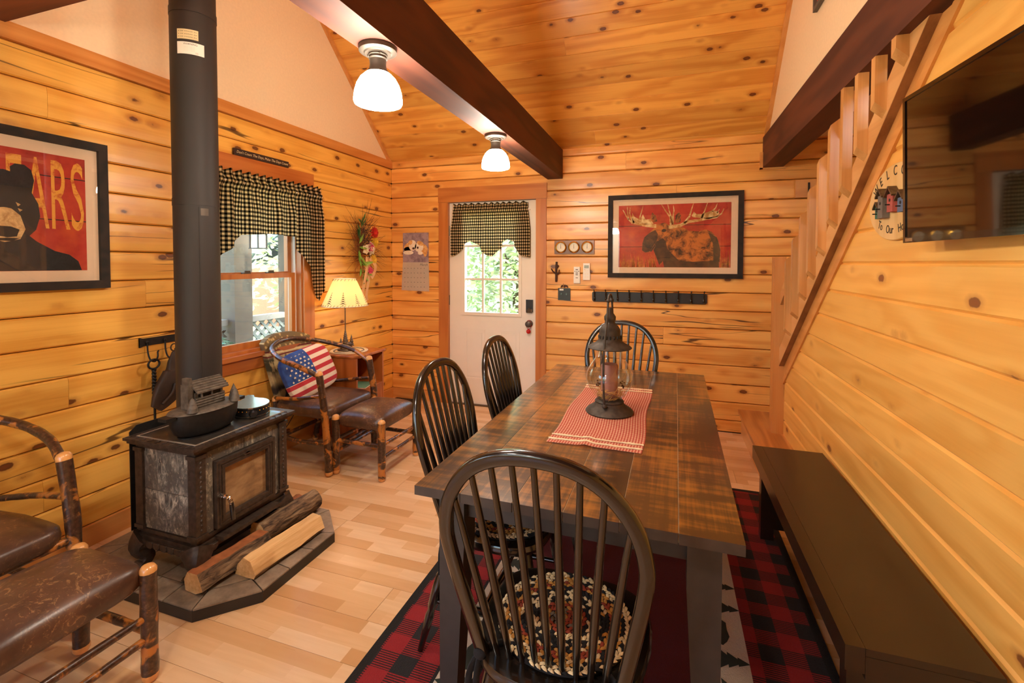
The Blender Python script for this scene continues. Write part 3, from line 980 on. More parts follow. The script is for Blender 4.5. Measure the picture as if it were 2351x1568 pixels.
for i in range(10):
    y0 = 1.93 + .1655 * i
    zb = sl_plate(y0) + .018
    zt = min(2.203, 1.53 + (3.36 - y0) * .76)
    bm = B()
    x0, x1, d = .726, .764, .036
    # square baluster, both ends cut on the bevel
    vs = [(x0, y0, zb + .035), (x1, y0, zb), (x1, y0 + d, zb - .02), (x0, y0 + d, zb + .015)]
    top_l = zt if zt > 2.2 else zt - .03
    vt = [(x0, y0, top_l), (x1, y0, zt), (x1, y0 + d, zt - (0 if zt > 2.2 else .02)), (x0, y0 + d, top_l - (0 if zt > 2.2 else .02))]
    a = [bm.verts.new(v) for v in vs]; b = [bm.verts.new(v) for v in vt]
    bm.faces.new(a); bm.faces.new(b[::-1])
    for k in range(4): bm.faces.new((a[k], b[k], b[(k + 1) % 4], a[(k + 1) % 4]))
    finish(bm, 'baluster', M['stair_z'], st, bevel=.0015)
hr = lambda y: 1.53 + (3.36 - y) * .76
slope_board('handrail', .766, .802, lambda y: hr(y) - .10, lambda y: hr(y) - .008, 2.47, YN, M['stair_y'])
bm = B(); box(bm, .60, 1.8, 3.46, YB, 0, .175); finish(bm, 'riser', M['stair_y'], st)
bm = B(); box(bm, .575, 1.8, 3.45, YB, .176, .205); finish(bm, 'tread', M['tread'], st, bevel=.008, seg=2)
for i in range(1, 11):
    z = .205 + i * .195
    bm = B(); box(bm, .905, 1.8, 3.75 - i * .26, 3.75 - i * .26 + .29, z - .03, z); finish(bm, 'tread', M['tread'], st)
# ---------------------------------------------------------------- rug, dining table, bench
bm = B(); box(bm, -.80, .80, -1.13, 1.13, 0, .010)
rug = tag(finish(bm, 'rug', M['rug'], None, bevel=.003), 'wine red rug with buffalo check border under the dining table', 'rug')
rug.location = (-.223, 2.07, 0)
bm = B()
def motif(pts, cx, cy, s, rot):
    c, sn = math.cos(rot), math.sin(rot)
    fpoly(bm, [(cx + (a * c - b * sn) * s, cy + (a * sn + b * c) * s, .0108) for a, b in pts])
TREE = [(-.08, 0), (-.08, .12), (-.45, .10), (-.2, .4), (-.34, .4), (-.12, .72), (-.2, .72), (0, 1.1), (.2, .72), (.12, .72), (.34, .4), (.2, .4), (.45, .10), (.08, .12), (.08, 0)]
BEAR = [(-.6, 0), (-.6, .3), (-.45, .5), (-.1, .5), (.2, .55), (.45, .45), (.65, .3), (.6, .18), (.42, .2), (.4, 0), (.25, 0), (.22, .2), (-.2, .2), (-.25, 0), (-.4, 0), (-.42, .18), (-.48, 0)]
for i in range(15):
    yy = -.95 + i * .135
    for sx in (-1, 1):
        motif(TREE if i % 3 else BEAR, sx * .402, yy, .105 if i % 3 else .11, R(-90) if sx > 0 else R(90))
mo = finish(bm, 'woven_motifs', plain('dark_green_yarn', '#2C332C', .95), rug)
mo['kind'] = 'stuff'

TC = (-.2515, 2.112)
tb = empty('dining_table', (TC[0], TC[1], .010), -.96, 'long farmhouse dining table with rubbed dark plank top', 'table')
TW, TL = .905 / 2, 1.785 / 2
wpl = [-.4525, -.30, -.14, .005, .155, .30, .4525]
for a, b in zip(wpl, wpl[1:]):
    bm = B(); box(bm, a + .0012, b - .0012, -TL, TL, .722, .750)
    o = finish(bm, 'tabletop_plank', [M['tabletop'], M['table_edge']], tb, bevel=.004, seg=2)
    for p in o.data.polygons:
        if p.normal.z < .5: p.material_index = 1
for a in wpl[1:-1]:
    bm = B(); box(bm, a - .0016, a + .0016, -TL + .004, TL - .004, .724, .7485); finish(bm, 'joint_strip', M['table_glue'], tb)
for s in (-1, 1):
    bm = B(); box(bm, -.335, .335, s * (TL - .115) - .012, s * (TL - .115) + .012, .625, .721); finish(bm, 'apron', M['table_paint'], tb, bevel=.002)
    bm = B(); box(bm, s * (TW - .085) - .012, s * (TW - .085) + .012, -.75, .75, .625, .721); finish(bm, 'apron', M['table_paint'], tb, bevel=.002)
    for q in (-1, 1):
        bm = B()
        x1, y1 = s * (TW - .045), q * (TL - .075)
        x0, y0 = x1 - s * .085, y1 - q * .085
        xb, yb = x1 - s * .055, y1 - q * .055
        # tapered square leg
        t_ = [(x0, y0), (x1, y0), (x1, y1), (x0, y1)]
        k_ = [(xb - s * .0, yb), (x1, yb), (x1, y1), (xb, y1)]
        va = [bm.verts.new((p[0], p[1], .721)) for p in t_]
        vm = [bm.verts.new((p[0], p[1], .55)) for p in t_]
        vb = [bm.verts.new((p[0], p[1], .0)) for p in k_]
        for A_, C_ in ((va, vm), (vm, vb)):
            for i in range(4): bm.faces.new((A_[i], A_[(i + 1) % 4], C_[(i + 1) % 4], C_[i]))
        bm.faces.new(va); bm.faces.new(vb)
        finish(bm, 'leg', M['table_paint'], tb, bevel=.003)

bn = empty('bench', (.605, 2.075, 0), 0, 'long dark brown painted bench against the panelled stair wall', 'bench')
bm = B(); box(bm, -.115, .165, -.69, .69, .432, .452); finish(bm, 'seat_board', M['bench'], bn, bevel=.004)
bm = B(); box(bm, -.16, -.116, -.69, .69, .385, .4525); finish(bm, 'front_rail', M['bench'], bn, bevel=.005)
bm = B(); box(bm, -.115, .165, -.69, -.672, .37, .431); finish(bm, 'end_rail', M['bench'], bn, bevel=.003)
for q in (-1, 1):
    bm = B()
    box(bm, -.135, .15, q * .60 - .025, q * .60 + .025, .07, .431)
    finish(bm, 'end_panel', M['bench'], bn, bevel=.003)
    for s in (-.105, .12):
        bm = B(); box(bm, s - .03, s + .03, q * .60 - .025, q * .60 + .025, .0105, .0695); finish(bm, 'foot', M['bench'], bn)
bm = B(); box(bm, -.01, .03, -.574, .574, .14, .24); finish(bm, 'stretcher', M['bench'], bn, bevel=.003)

# ---------------------------------------------------------------- Windsor chairs
def windsor():
    e = empty('dining_chair')
    # saddle seat
    bm = B()
    def seat_fn(x, y, z):
        k = 1 - .12 * (y < 0) * (abs(y) / .22)
        dip = -.012 * max(0, 1 - (x / .17) ** 2) * max(0, 1 - ((y + .02) / .17) ** 2) if z > 0 else 0
        return x * k, y, z + dip
    superell(bm, (0, 0, .44), .225, .215, .02, .35, .6, 40, 8, fn=seat_fn)
    finish(bm, 'seat', M['black_gloss'], e, smooth=50)
    # bow in a plane leaning back
    y0, z0, lean = -.155, .452, .128
    H = .562
    def bp(x, h): return Vector((x, y0 - lean * h / H, z0 + h))
    pts = [bp(-.168, 0), bp(-.196, .14), bp(-.222, .28), bp(-.226, .36), bp(-.203, .445), bp(-.150, .515), bp(-.08, .552), bp(0, H),
           bp(.08, .552), bp(.150, .515), bp(.203, .445), bp(.226, .36), bp(.222, .28), bp(.196, .14), bp(.168, 0)]
    path = bez(pts, 56)
    bm = B()
    nrm_ = Vector((0, -1, -lean / H)).normalized()
    # rounded rectangular section: 20 mm deep, 30 mm wide in the bow's plane
    tube(bm, path, 1.0, 12, flat=(.0115, .0165), up=nrm_)
    finish(bm, 'bow', M['black_gloss'], e, smooth=55)
    def bow_h(x):     # height of the bow above the seat at x on the upper side
        best = None
        for p in path:
            if p.z - z0 > .30 and (best is None or abs(p.x - x) < abs(best.x - x)): best = p
        return best.z - z0
    for i in range(9):
        t = (i - 4) / 4
        xb = t * .130
        xt = t * .196
        h = bow_h(xt) - .008 if abs(t) < .99 else .43
        a = Vector((xb, -.150, z0 - .004)); b = bp(xt, h)
        P_ = [a + (b - a) * (k / 7) for k in range(8)]
        bm = B()
        tube(bm, P_, [.0075, .0095, .0105, .0105, .0095, .0085, .0078, .0072], 8)
        finish(bm, 'spindle', M['black_gloss'], e, smooth=60)
    tops = {}
    for sx in (-1, 1):
        for sy in (-1, 1):
            a = Vector((sx * .145, sy * .14, .432)); b = Vector((sx * .205, sy * (.215 if sy > 0 else .245), 0.0))
            P_ = [a + (b - a) * k for k in (0, .1, .22, .3, .34, .38, .5, .62, .66, .7, .85, 1)]
            bm = B()
            tube(bm, P_, [.014, .018, .021, .018, .012, .018, .020, .018, .013, .017, .014, .010], 12)
            finish(bm, 'leg', M['black_gloss'], e, smooth=45)
            tops[sx, sy] = a + (b - a) * .58
    for sx in (-1, 1):
        bm = B(); tube(bm, [tops[sx, -1].lerp(tops[sx, 1], k / 8) for k in range(9)], [.008, .009, .011, .014, .015, .014, .011, .009, .008], 10)
        finish(bm, 'stretcher', M['black_gloss'], e, smooth=45)
    a, b = tops[-1, -1].lerp(tops[-1, 1], .5), tops[1, -1].lerp(tops[1, 1], .5)
    bm = B(); tube(bm, [a.lerp(b, k / 8) for k in range(9)], [.008, .009, .011, .014, .015, .014, .011, .009, .008], 10)
    finish(bm, 'stretcher', M['black_gloss'], e, smooth=45)
    return e
CH = [((-.253, 1.205), -1.5, .011, 'black bow-back chair nearest the camera at the near table end'),
      ((-.600, 1.685), -90, .011, 'black bow-back chair on the left of the table, nearer one'),
      ((-.590, 2.325), -90, .011, 'black bow-back chair on the left of the table beside the door'),
      ((-.290, 2.960), 180, .011, 'black bow-back chair at the far table end behind the lantern')]
proto = windsor()
chairs = []
for i, (p, rz, z, lab) in enumerate(CH):
    c = proto if i == 0 else copy_tree(proto)
    c.location = (p[0], p[1], z)
    c.rotation_euler = (0, 0, R(rz))
    tag(c, lab, 'chair', 'dining chairs around the table')
    chairs.append(c)

# braided round chair pads
def chair_pad():
    e = empty('chair_pad')
    bm = B()
    lathe(bm, [(0, 0), (.172, 0), (.178, .006), (.172, .011), (0, .012)], 40)
    finish(bm, 'pad_base', M['br_black'], e, smooth=40)
    mats = [M['br_black'], M['br_cream'], M['br_rust'], M['br_gold'], M['br_grey']]
    rr = random.Random(9)
    bands = [(4, 4, 2, 3), (4, 3, 2), (2, 3, 2), (1, 0, 1, 0), (1, 0, 1, 0), (0, 1, 3, 0), (2, 3, 2, 3), (3, 1, 0, 3), (1, 0, 1, 1)]
    verts, faces, mis = [], [], []
    def stitch(p, t, n, l, w, h, mi):
        b = len(verts)
        up = Vector((0, 0, 1))
        for a, c, d in ((-1, 0, 0), (-.45, .9, .35), (-.45, -.9, .35), (-.3, 0, 1), (.45, .9, .35), (.45, -.9, .35), (.3, 0, 1), (1, 0, 0)):
            verts.append(tuple(p + t * (a * l) + n * (c * w) + up * (d * h)))
        for f in ((0, 2, 3), (0, 3, 1), (1, 3, 6, 4), (3, 2, 5, 6), (4, 6, 7), (6, 5, 7)):
            faces.append([b + q for q in f]); mis.append(mi)
    for r_i in range(9):
        r_ = .009 + .0200 * r_i
        n = max(5, int(2 * math.pi * r_ / .0155))
        for k in range(n):
            for side in (-1, 1):
                an = 2 * math.pi * (k + (.5 if side > 0 else 0)) / n
                rad = Vector((math.cos(an), math.sin(an), 0))
                tan = Vector((-math.sin(an), math.cos(an), 0))
                d = (tan + rad * side * .55).normalized()
                q = d.cross(Vector((0, 0, 1)))
                mi = bands[r_i][rr.randrange(len(bands[r_i]))]
                stitch(rad * (r_ + side * .0052) + Vector((0, 0, .0115)), d, q, .0108, .0050, .0074, mi)
    me = bpy.data.meshes.new('braid')
    me.from_pydata(verts, [], faces)
    for p, mi in zip(me.polygons, mis): p.material_index = mi
    o = mesh_obj(me, 'braid', mats, e, smooth=80)
    o['kind'] = 'stuff'
    # cloth ties at the back corners
    for s in (-1, 1):
        bm = B()
        for k, dx in enumerate((.0, .02)):
            tube(bm, bez([(s * .12, -.12, .006), (s * .165, -.165, .008), (s * .178 + dx * s, -.183, -.05), (s * .172 + dx * s, -.19, -.13 - .02 * k)], 12), 1.0, 8, flat=(.009, .003))
        superell(bm, (s * .172, -.172, .004), .018, .016, .016, .9, .9, 10, 6)
        finish(bm, 'tie', M['br_black'], e, smooth=60)
    return e
pad = chair_pad()
pad.location = (-.253, 1.215, .4645)
pad.rotation_euler = (0, 0, R(-1.5))
tag(pad, 'round braided pad on the chair nearest the camera', 'chair pad', 'braided chair pads')
p2 = copy_tree(pad)
p2.location = (-.572, 1.672, .4645)
p2.rotation_euler = (0, 0, R(-90))
tag(p2, 'round braided pad on the left-hand chair, half under the table', 'chair pad')

# ---------------------------------------------------------------- runner, lantern, candle, straw
def cloth(name, nx, ny, fn, mat, parent=None, thick=0):
    bm = B()
    uvl = bm.loops.layers.uv.new('UVMap')
    vs = [[None] * (ny + 1) for _ in range(nx + 1)]
    uv = {}
    for i in range(nx + 1):
        for j in range(ny + 1):
            p, t = fn(i / nx, j / ny)
            v = bm.verts.new(p); vs[i][j] = v; uv[v] = t
    for i in range(nx):
        for j in range(ny):
            f = bm.faces.new((vs[i][j], vs[i + 1][j], vs[i + 1][j + 1], vs[i][j + 1]))
            for l in f.loops: l[uvl].uv = uv[l.vert]
    if thick:
        bmesh.ops.solidify(bm, geom=bm.faces[:], thickness=thick)
    me = bpy.data.meshes.new(name); bm.to_mesh(me); bm.free()
    return mesh_obj(me, name, mat, parent, smooth=80)
ZT = .760
rn = empty('table_runner', (-.248, 2.12, ZT + .001), -.5, 'red and cream checked runner along the middle of the table', 'table runner')
def runner_fn(u, v):
    x = (u - .5) * .345 + .006 * math.sin(v * 9)
    y = (v - .5) * .875
    z = .002 + .0022 * max(0, math.sin(v * 16 + u * 3)) * (1 - abs(u - .5)) + .006 * math.exp(-((u - .42) / .05) ** 2) * math.exp(-((v - .02) / .12) ** 2)
    return (x, y, z), (u * .345, v * .875)
cloth('runner_cloth', 24, 60, runner_fn, M['runner'], rn)
rr = random.Random(2)
for v in (.035, .085, .915, .965):
    bm = B()
    P_ = []
    for k in range(41):
        p, _ = runner_fn(k / 40, v)
        P_.append((p[0], p[1] + rr.uniform(-.0015, .0015), p[2] + .0025))
    tube(bm, P_, [.0036 + rr.uniform(-.001, .001) for _ in P_], 6)
    finish(bm, 'fringe_cord', M['cream_trim'], rn, smooth=80)

LN = (-.240, 2.105, ZT + .0045)
la = empty('hurricane_lantern', LN, 0, 'aged metal hurricane lantern with round glass on the table runner', 'lantern')
bm = B(); lathe(bm, [(0, 0), (.102, 0), (.106, .006), (.100, .014), (.086, .024), (.070, .034), (.062, .046), (.064, .052), (.058, .058), (.052, .060), (0, .060)], 40); finish(bm, 'base', M['rust'], la, smooth=50)
gl = [(.050, .060), (.074, .085), (.094, .118), (.1025, .150), (.100, .182), (.084, .214), (.064, .242), (.056, .262), (.054, .292)]
bm = B(); lathe(bm, gl, 44, cap=False)
finish(bm, 'glass_globe', M['lantern_glass'], la, smooth=80)
bm = B(); lathe(bm, [(.094, .288), (.097, .291), (.090, .298), (.064, .312), (.052, .322), (.050, .330), (.047, .345), (.047, .356), (.045, .372), (.036, .388), (.024, .396), (.022, .408), (.025, .414), (.026, .428), (.018, .440), (.014, .446), (.013, .462), (.008, .468), (0, .468)], 36); cap_ = finish(bm, 'cap', M['rust'], la, smooth=50)
for k in range(18):
    an = 2 * math.pi * k / 18
    bm = B(); superell(bm, (.0478 * math.cos(an), .0478 * math.sin(an), .338), .0045, .0045, .009, 1, 1, 8, 6); finish(bm, 'vent_slot', M['ink'], cap_, smooth=60)
bm = B()
h_ang = R(81)
hx, hy = math.cos(h_ang), math.sin(h_ang)
def hp(d, z): return (d * hx, d * hy, z)
tube(bm, bez([hp(-.078, .048), hp(-.088, .10), hp(-.096, .18), hp(-.094, .27), hp(-.074, .34), hp(-.046, .42), hp(-.030, .50), hp(-.012, .524), hp(.012, .524), hp(.030, .50), hp(.046, .42), hp(.074, .34), hp(.094, .27), hp(.096, .18), hp(.088, .10), hp(.078, .048)], 70), .0048, 8)
for s in (-1, 1):
    superell(bm, hp(s * .078, .046), .011, .011, .011, 1, 1, 10, 6)
    superell(bm, hp(s * .030, .50), .009, .009, .009, 1, 1, 10, 6)
finish(bm, 'bail_handle', M['rust'], la, smooth=60)
# keep the bail nearly square to the picture as in the place
bm = B(); lathe(bm, [(0, 0), (.036, 0), (.037, .004), (.037, .150), (.033, .156), (.010, .150), (0, .149)], 28); cd = tag(finish(bm, 'pillar_candle', M['candle'], None, smooth=50), 'dusky pillar candle standing inside the lantern glass', 'candle')
cd.location = (LN[0], LN[1], LN[2] + .0605)
sw = empty('straw_ring', (LN[0], LN[1], LN[2] + .062), 0, 'ring of dried straw and berries inside the lantern glass', 'dried ring')
rr = random.Random(21)
bm = B()
for k in range(110):
    an = rr.uniform(0, 6.28); r_ = rr.uniform(.042, .058); z = rr.uniform(.006, .045)
    r_ = min(r_, .040 + z * .8)
    p = Vector((math.cos(an) * r_, math.sin(an) * r_, z))
    d = Vector((-math.sin(an) + rr.uniform(-.6, .6), math.cos(an) + rr.uniform(-.6, .6), rr.uniform(-.5, .9))).normalized() * rr.uniform(.012, .026)
    tube(bm, [p - d, p, p + d], [.0008, .0014, .0008], 5)
o = finish(bm, 'straw', M['wicker'], sw); o['kind'] = 'stuff'
for k in range(16):
    an = rr.choice((2.5, 2.7, 2.9, .2, .4, .6)) + rr.uniform(-.2, .2); r_ = rr.uniform(.054, .066)
    bm = B(); superell(bm, (math.cos(an) * r_, math.sin(an) * r_, rr.uniform(.042, .075)), .004, .004, .004, 1, 1, 8, 6); finish(bm, 'berry', M['twig_dark'], sw, smooth=80)

# ---------------------------------------------------------------- hickory armchairs and ottomans
def pole(name, pts, r_, parent, ends=(True, True), seed=0, seg=12):
    rr = random.Random(seed)
    P_ = bez(pts, max(10, 6 * len(pts)))
    ra = [r_ * (1 + rr.uniform(-.05, .05)) for _ in P_]
    bm = B(); tube(bm, P_, ra, seg); o = finish(bm, name, M['hick'], parent, smooth=60)
    for flag, i, d in ((ends[0], 0, -1), (ends[1], -1, 1)):
        if not flag: continue
        t = (P_[i] - P_[1 if i == 0 else -2]).normalized()
        bm = B()
        q = P_[i]
        tube(bm, [q - t * .012, q + t * .004, q + t * (.014), q + t * .019], [ra[i] * 1.01, ra[i] * 1.0, ra[i] * .75, ra[i] * .3], seg)
        finish(bm, 'peeled_end', M['peel'], o, smooth=60)
    return o
def armchair(loc, rz, label):
    e = empty('hickory_armchair', loc, rz, label, 'armchair', 'hickory armchairs')
    # local: faces +x, y across; origin under the seat centre; front posts at x=.25
    W = .272
    for s in (-1, 1):
        pole('front_post', [(.265, s * W, 0.02), (.25, s * W, .25), (.235, s * (W + .005), .45), (.195, s * (W + .003), .685)], .0245, e, (True, True), 3 + s)
        pole('rear_leg', [(-.27, s * .21, .02), (-.235, s * .215, .22), (-.235, s * .22, .46)], .022, e, (True, True), 6 + s)
        pole('arm_rail', [(.215, s * W, .535), (.0, s * (W + .01), .50), (-.235, s * .225, .47)], .0125, e, (False, True), 9 + s)
        pole('side_stretcher', [(.25, s * W, .215), (0, s * .255, .20), (-.24, s * .215, .215)], .0145, e, (True, True), 12 + s)
    pole('front_stretcher', [(.252, -W, .17), (.255, 0, .165), (.252, W, .17)], .0145, e, (False, False), 20)
    pole('rear_stretcher', [(-.245, -.215, .17), (-.245, .215, .17)], .0145, e, (False, False), 21)
    pole('seat_rail', [(.236, -W, .375), (.236, W, .375)], .016, e, (False, False), 22)
    # bent hoop forming both arms and the back rim
    pole('arm_hoop', [(.19, -W, .668), (.05, -(W + .03), .728), (-.12, -(W + .02), .772), (-.27, -.215, .812), (-.335, -.10, .838), (-.35, 0, .845), (-.335, .10, .838), (-.27, .215, .812), (-.12, W + .02, .772), (.05, W + .03, .728), (.19, W, .668)], .0175, e, (False, False), 30)
    # seat
    bm = B()
    superell(bm, (.0, 0, .405), .262, .262, .052, .5, .28, 44, 14, fn=lambda x, y, z: (x, y * (1 - .10 * (x < 0) * abs(x) / .26), z + .018 * max(0, 1 - (x / .26) ** 2) * max(0, 1 - (y / .26) ** 2)))
    finish(bm, 'seat', M['leather'], e, smooth=70)
    # curved upholstered back
    bm = B()
    ny, nz = 18, 12
    front, back = [], []
    for i in range(ny + 1):
        a, b = [], []
        yy = (i / ny - .5) * 2
        for j in range(nz + 1):
            t = j / nz
            z = .44 + t * (.455 - .05 * abs(yy) ** 3)
            w_ = .205 + .022 * t
            xx = -.225 - .115 * t - .055 * (1 - yy * yy)
            puff = .028 * (1 - abs(yy) ** 4) * (1 - abs(2 * t - 1) ** 4)
            a.append(bm.verts.new((xx + puff + .012, yy * w_, z)))
            b.append(bm.verts.new((xx - .03, yy * w_, z)))
        front.append(a); back.append(b)
    for i in range(ny):
        for j in range(nz):
            bm.faces.new((front[i][j], front[i + 1][j], front[i + 1][j + 1], front[i][j + 1]))
            bm.faces.new((back[i][j + 1], back[i + 1][j + 1], back[i + 1][j], back[i][j]))
    for j in range(nz):
        bm.faces.new((front[0][j + 1], back[0][j + 1], back[0][j], front[0][j]))
        bm.faces.new((front[ny][j], back[ny][j], back[ny][j + 1], front[ny][j + 1]))
    for i in range(ny):
        bm.faces.new((front[i][nz], front[i + 1][nz], back[i + 1][nz], back[i][nz]))
        bm.faces.new((back[i][0], back[i + 1][0], front[i + 1][0], front[i][0]))
    finish(bm, 'backrest', M['tapestry'], e, smooth=60)
    return e
armchair((-2.398, 2.812, 0), 0, 'hickory armchair by the window with the flag cushion in it')
armchair((-2.385, .862, 0), 0, 'hickory armchair at the left edge of the photo below the bear picture')
def ottoman(loc, label):
    e = empty('hickory_ottoman', loc, 0, label, 'ottoman', 'hickory ottomans')
    X, Y = .180, .218
    sd = 40
    for sx in (-1, 1):
        for sy in (-1, 1):
            sd += 1
            pole('leg', [(sx * X, sy * Y, .016), (sx * X, sy * Y, .2), (sx * X, sy * Y, .385)], .0255, e, (True, True), sd)
    for s in (-1, 1):
        sd += 1
        pole('stretcher', [(-X, s * Y, .20 - .03 * s), (X, s * Y, .20 - .03 * s)], .0145, e, (True, True), sd)
        pole('stretcher', [(s * X, -Y, .15), (s * X, Y, .15)], .0125, e, (True, True), sd + 10)
        pole('stretcher', [(s * X, -Y, .235), (s * X, Y, .225)], .0125, e, (True, True), sd + 20)
    bm = B()
    superell(bm, (0, 0, .365), .185, .225, .055, .5, .3, 44, 14, fn=lambda x, y, z: (x, y, z + .03 * max(0, 1 - (x / .185) ** 2) * max(0, 1 - (y / .225) ** 2) * (z > -.02)))
    finish(bm, 'seat', M['leather'], e, smooth=70)
    return e
ottoman((-1.937, 2.81, 0), 'leather topped hickory ottoman in front of the window armchair')
ottoman((-1.848, .872, 0), 'leather topped hickory ottoman in the near left corner of the photo')

# flag cushion propped in the armchair (local x across, z up, y thickness)
fl = empty('flag_cushion', (-2.355, 2.635, .632), 0, 'stars and stripes cushion propped in the window armchair', 'cushion')
bm = B()
superell(bm, (0, 0, 0), .225, .062, .172, .5, .2, 48, 20, fn=lambda x, y, z: (x, y * (1 - .55 * (abs(x) / .215) ** 3) * (1 - .5 * (abs(z) / .165) ** 3), z))
fo = finish(bm, 'cushion_cover', M['flag'], fl, smooth=80)
bm = B()
for r_ in range(7):
    for c_ in range(6):
        sx = -.190 + c_ * .0345 + (.017 if r_ % 2 else 0)
        sz = -.030 + r_ * .0275
        if sx > -.005: continue
        yy = .065 * (1 - .55 * (abs(sx) / .215) ** 3) * (1 - .5 * (abs(sz) / .165) ** 3)
        rx_ = min(.999, abs(sx) / .215); rz_ = min(.999, abs(sz) / .165)
        yy *= (max(0, 1 - rz_ ** (2 / .55)) ** .55) * .98 + .02
        yy *= max(.1, (1 - rx_ ** (2 / .28))) ** .28
        pts = []
        for k in range(10):
            an = math.pi / 2 + math.pi * k / 5
            rr_ = .0105 if k % 2 == 0 else .0045
            pts.append((sx + rr_ * math.cos(an), -yy - .004, sz + rr_ * math.sin(an)))
        fpoly(bm, pts)
so = finish(bm, 'printed_stars', M['ivory'], fl); so['kind'] = 'stuff'
# stands on the seat, leaning back, turned to face +x
fl.matrix_world = Matrix.Translation((-2.50, 2.775, .632)) @ Matrix.Rotation(R(84), 4, 'Z') @ Matrix.Rotation(R(-22), 4, 'X') @ Matrix.Rotation(R(-9), 4, 'Y')

# ---------------------------------------------------------------- side table with lamp
sd_ = empty('side_table', (-2.545, 3.30, 0), 0, 'reddish wooden side table with open shelf in the corner', 'side table')
hx_, hy_ = .205, .188
bm = B(); prism(bm, [(-hx_ + .02, -hy_ - .01), (hx_ - .02, -hy_ - .01), (hx_ + .02, -hy_ + .02), (hx_ + .02, hy_ + .01), (-hx_ + .02, hy_ + .01)], 'z', .662, .682); finish(bm, 'top', M['side_wood'], sd_, bevel=.004)
bm = B(); box(bm, -hx_ + .02, hx_, -hy_, -hy_ + .018, .03, .661); finish(bm, 'side_panel', M['side_wood'], sd_)
bm = B(); box(bm, -hx_ + .02, hx_, hy_ - .018, hy_, .03, .661); finish(bm, 'side_panel', M['side_wood'], sd_)
bm = B(); box(bm, -hx_, -hx_ + .019, -hy_, hy_, .03, .661); finish(bm, 'back_panel', M['side_wood'], sd_)
bm = B(); box(bm, -hx_ + .02, hx_ - .002, -hy_ + .019, hy_ - .019, .385, .40); finish(bm, 'shelf', M['side_wood'], sd_)
bm = B(); box(bm, hx_ - .02, hx_ - .002, -hy_ + .019, hy_ - .019, .12, .384); finish(bm, 'cupboard_door', M['side_wood'], sd_)
bm = B(); box(bm, -hx_ + .02, hx_ - .01, -hy_ + .01, hy_ - .01, .0, .029); finish(bm, 'plinth', M['side_wood'], sd_)
mg = empty('magazine', (-2.42, 3.29, .4005), 14, 'colourful magazine lying on the side table shelf', 'magazine')
bm = B(); box(bm, -.07, .07, -.10, .10, 0, .006); finish(bm, 'pages', M['paper'], mg)
bm = B(); box(bm, -.071, .071, -.101, .101, .0061, .0075); finish(bm, 'cover', M['fol3'], mg)
# doily
dl = empty('doily', (-2.545, 3.29, .6823), 0, 'round cream and brown woven doily under the table lamp', 'doily')
bm = B(); lathe(bm, [(0, 0), (.150, 0), (.155, .002), (.15, .004), (0, .004)], 40); finish(bm, 'mat_disc', M['cream_trim'], dl)
for r_ in (.03, .06, .09, .12, .147):
    bm = B(); tube(bm, [(r_ * math.cos(2 * math.pi * k / 36), r_ * math.sin(2 * math.pi * k / 36), .004) for k in range(36)], .006, 6, closed=True); finish(bm, 'braid_ring', M['br_grey'] if r_ in (.06, .12) else M['cream_trim'], dl, smooth=70)
LP = (-2.565, 3.27, .6935)
lp = empty('table_lamp', LP, 0, 'table lamp with pine tree parchment shade and cast tree base', 'lamp')
bm = B(); lathe(bm, [(0, 0), (.062, 0), (.066, .005), (.062, .012), (.03, .016), (0, .016)], 28); finish(bm, 'base', M['bronze'], lp, smooth=50)
def little_tree(x, y, h, r0, tiers):
    bm = B()
    prof = [(.006, .014), (.006, .03)]
    for k in range(tiers):
        z = .03 + (h - .03) * k / tiers
        r_ = r0 * (1 - k / tiers * .85)
        prof += [(r_, z + .002), (r_ * .55, z + (h - .03) / tiers)]
    prof += [(0, h + .014)]
    lathe(bm, prof, 12, (x, y, 0))
    return finish(bm, 'cast_tree', M['bronze'], lp, smooth=30)
little_tree(0, 0, .165, .034, 8); little_tree(-.005, -.05, .10, .022, 6); little_tree(.03, .04, .115, .024, 6)
bm = B(); superell(bm, (.035, -.002, .055), .018, .036, .018, .9, .9, 14, 8); superell(bm, (.038, .036, .07), .011, .014, .012, 1, 1, 10, 6)
for yy in (-.02, .02): tube(bm, [(.035, yy, .05), (.036, yy, .014)], .006, 6)
finish(bm, 'cast_bear', M['bronze'], lp, smooth=60)
bm = B(); tube(bm, [(0, 0, .16), (0, 0, .60)], .0045, 10); finish(bm, 'stem', M['bronze'], lp, smooth=60)
bm = B(); lathe(bm, [(.012, .42), (.016, .44), (.028, .47), (.030, .49), (.02, .515), (0, .522)], 16); finish(bm, 'bulb', emis('lamp_bulb', (1, .84, .60, 1), 9), lp, smooth=60)
sb = [(.186, .375), (.088, .600)]
bm = B(); lathe(bm, sb + [(sb[1][0] - .0015, sb[1][1]), (sb[0][0] - .0015, sb[0][1])], 48)
for f in [f for f in bm.faces if len(f.verts) > 4]: bm.faces.remove(f)
shd = finish(bm, 'lamp_shade', M['shade_parch'], lp, smooth=60)
def on_shade(an, t, off=.0012):
    r_ = sb[0][0] + (sb[1][0] - sb[0][0]) * t + off
    return Vector((r_ * math.cos(an), r_ * math.sin(an), sb[0][1] + (sb[1][1] - sb[0][1]) * t))
for k in range(9):
    a0 = 2 * math.pi * k / 9 - 1.0
    h = .36 if k % 2 else .44
    bm = B()
    n = 6
    for j in range(n):
        t0 = .09 + h * j / n; w = .15 * (1 - j / n) + .012
        fpoly(bm, [on_shade(a0 - w, t0), on_shade(a0, t0 + .035), on_shade(a0 + w, t0), on_shade(a0, t0 + h / n * 1.05)])
    fpoly(bm, [on_shade(a0 - .012, .03), on_shade(a0 + .012, .03), on_shade(a0 + .012, .1), on_shade(a0 - .012, .1)])
    finish(bm, 'painted_tree', M['twig_dark'], shd)
bm = B()
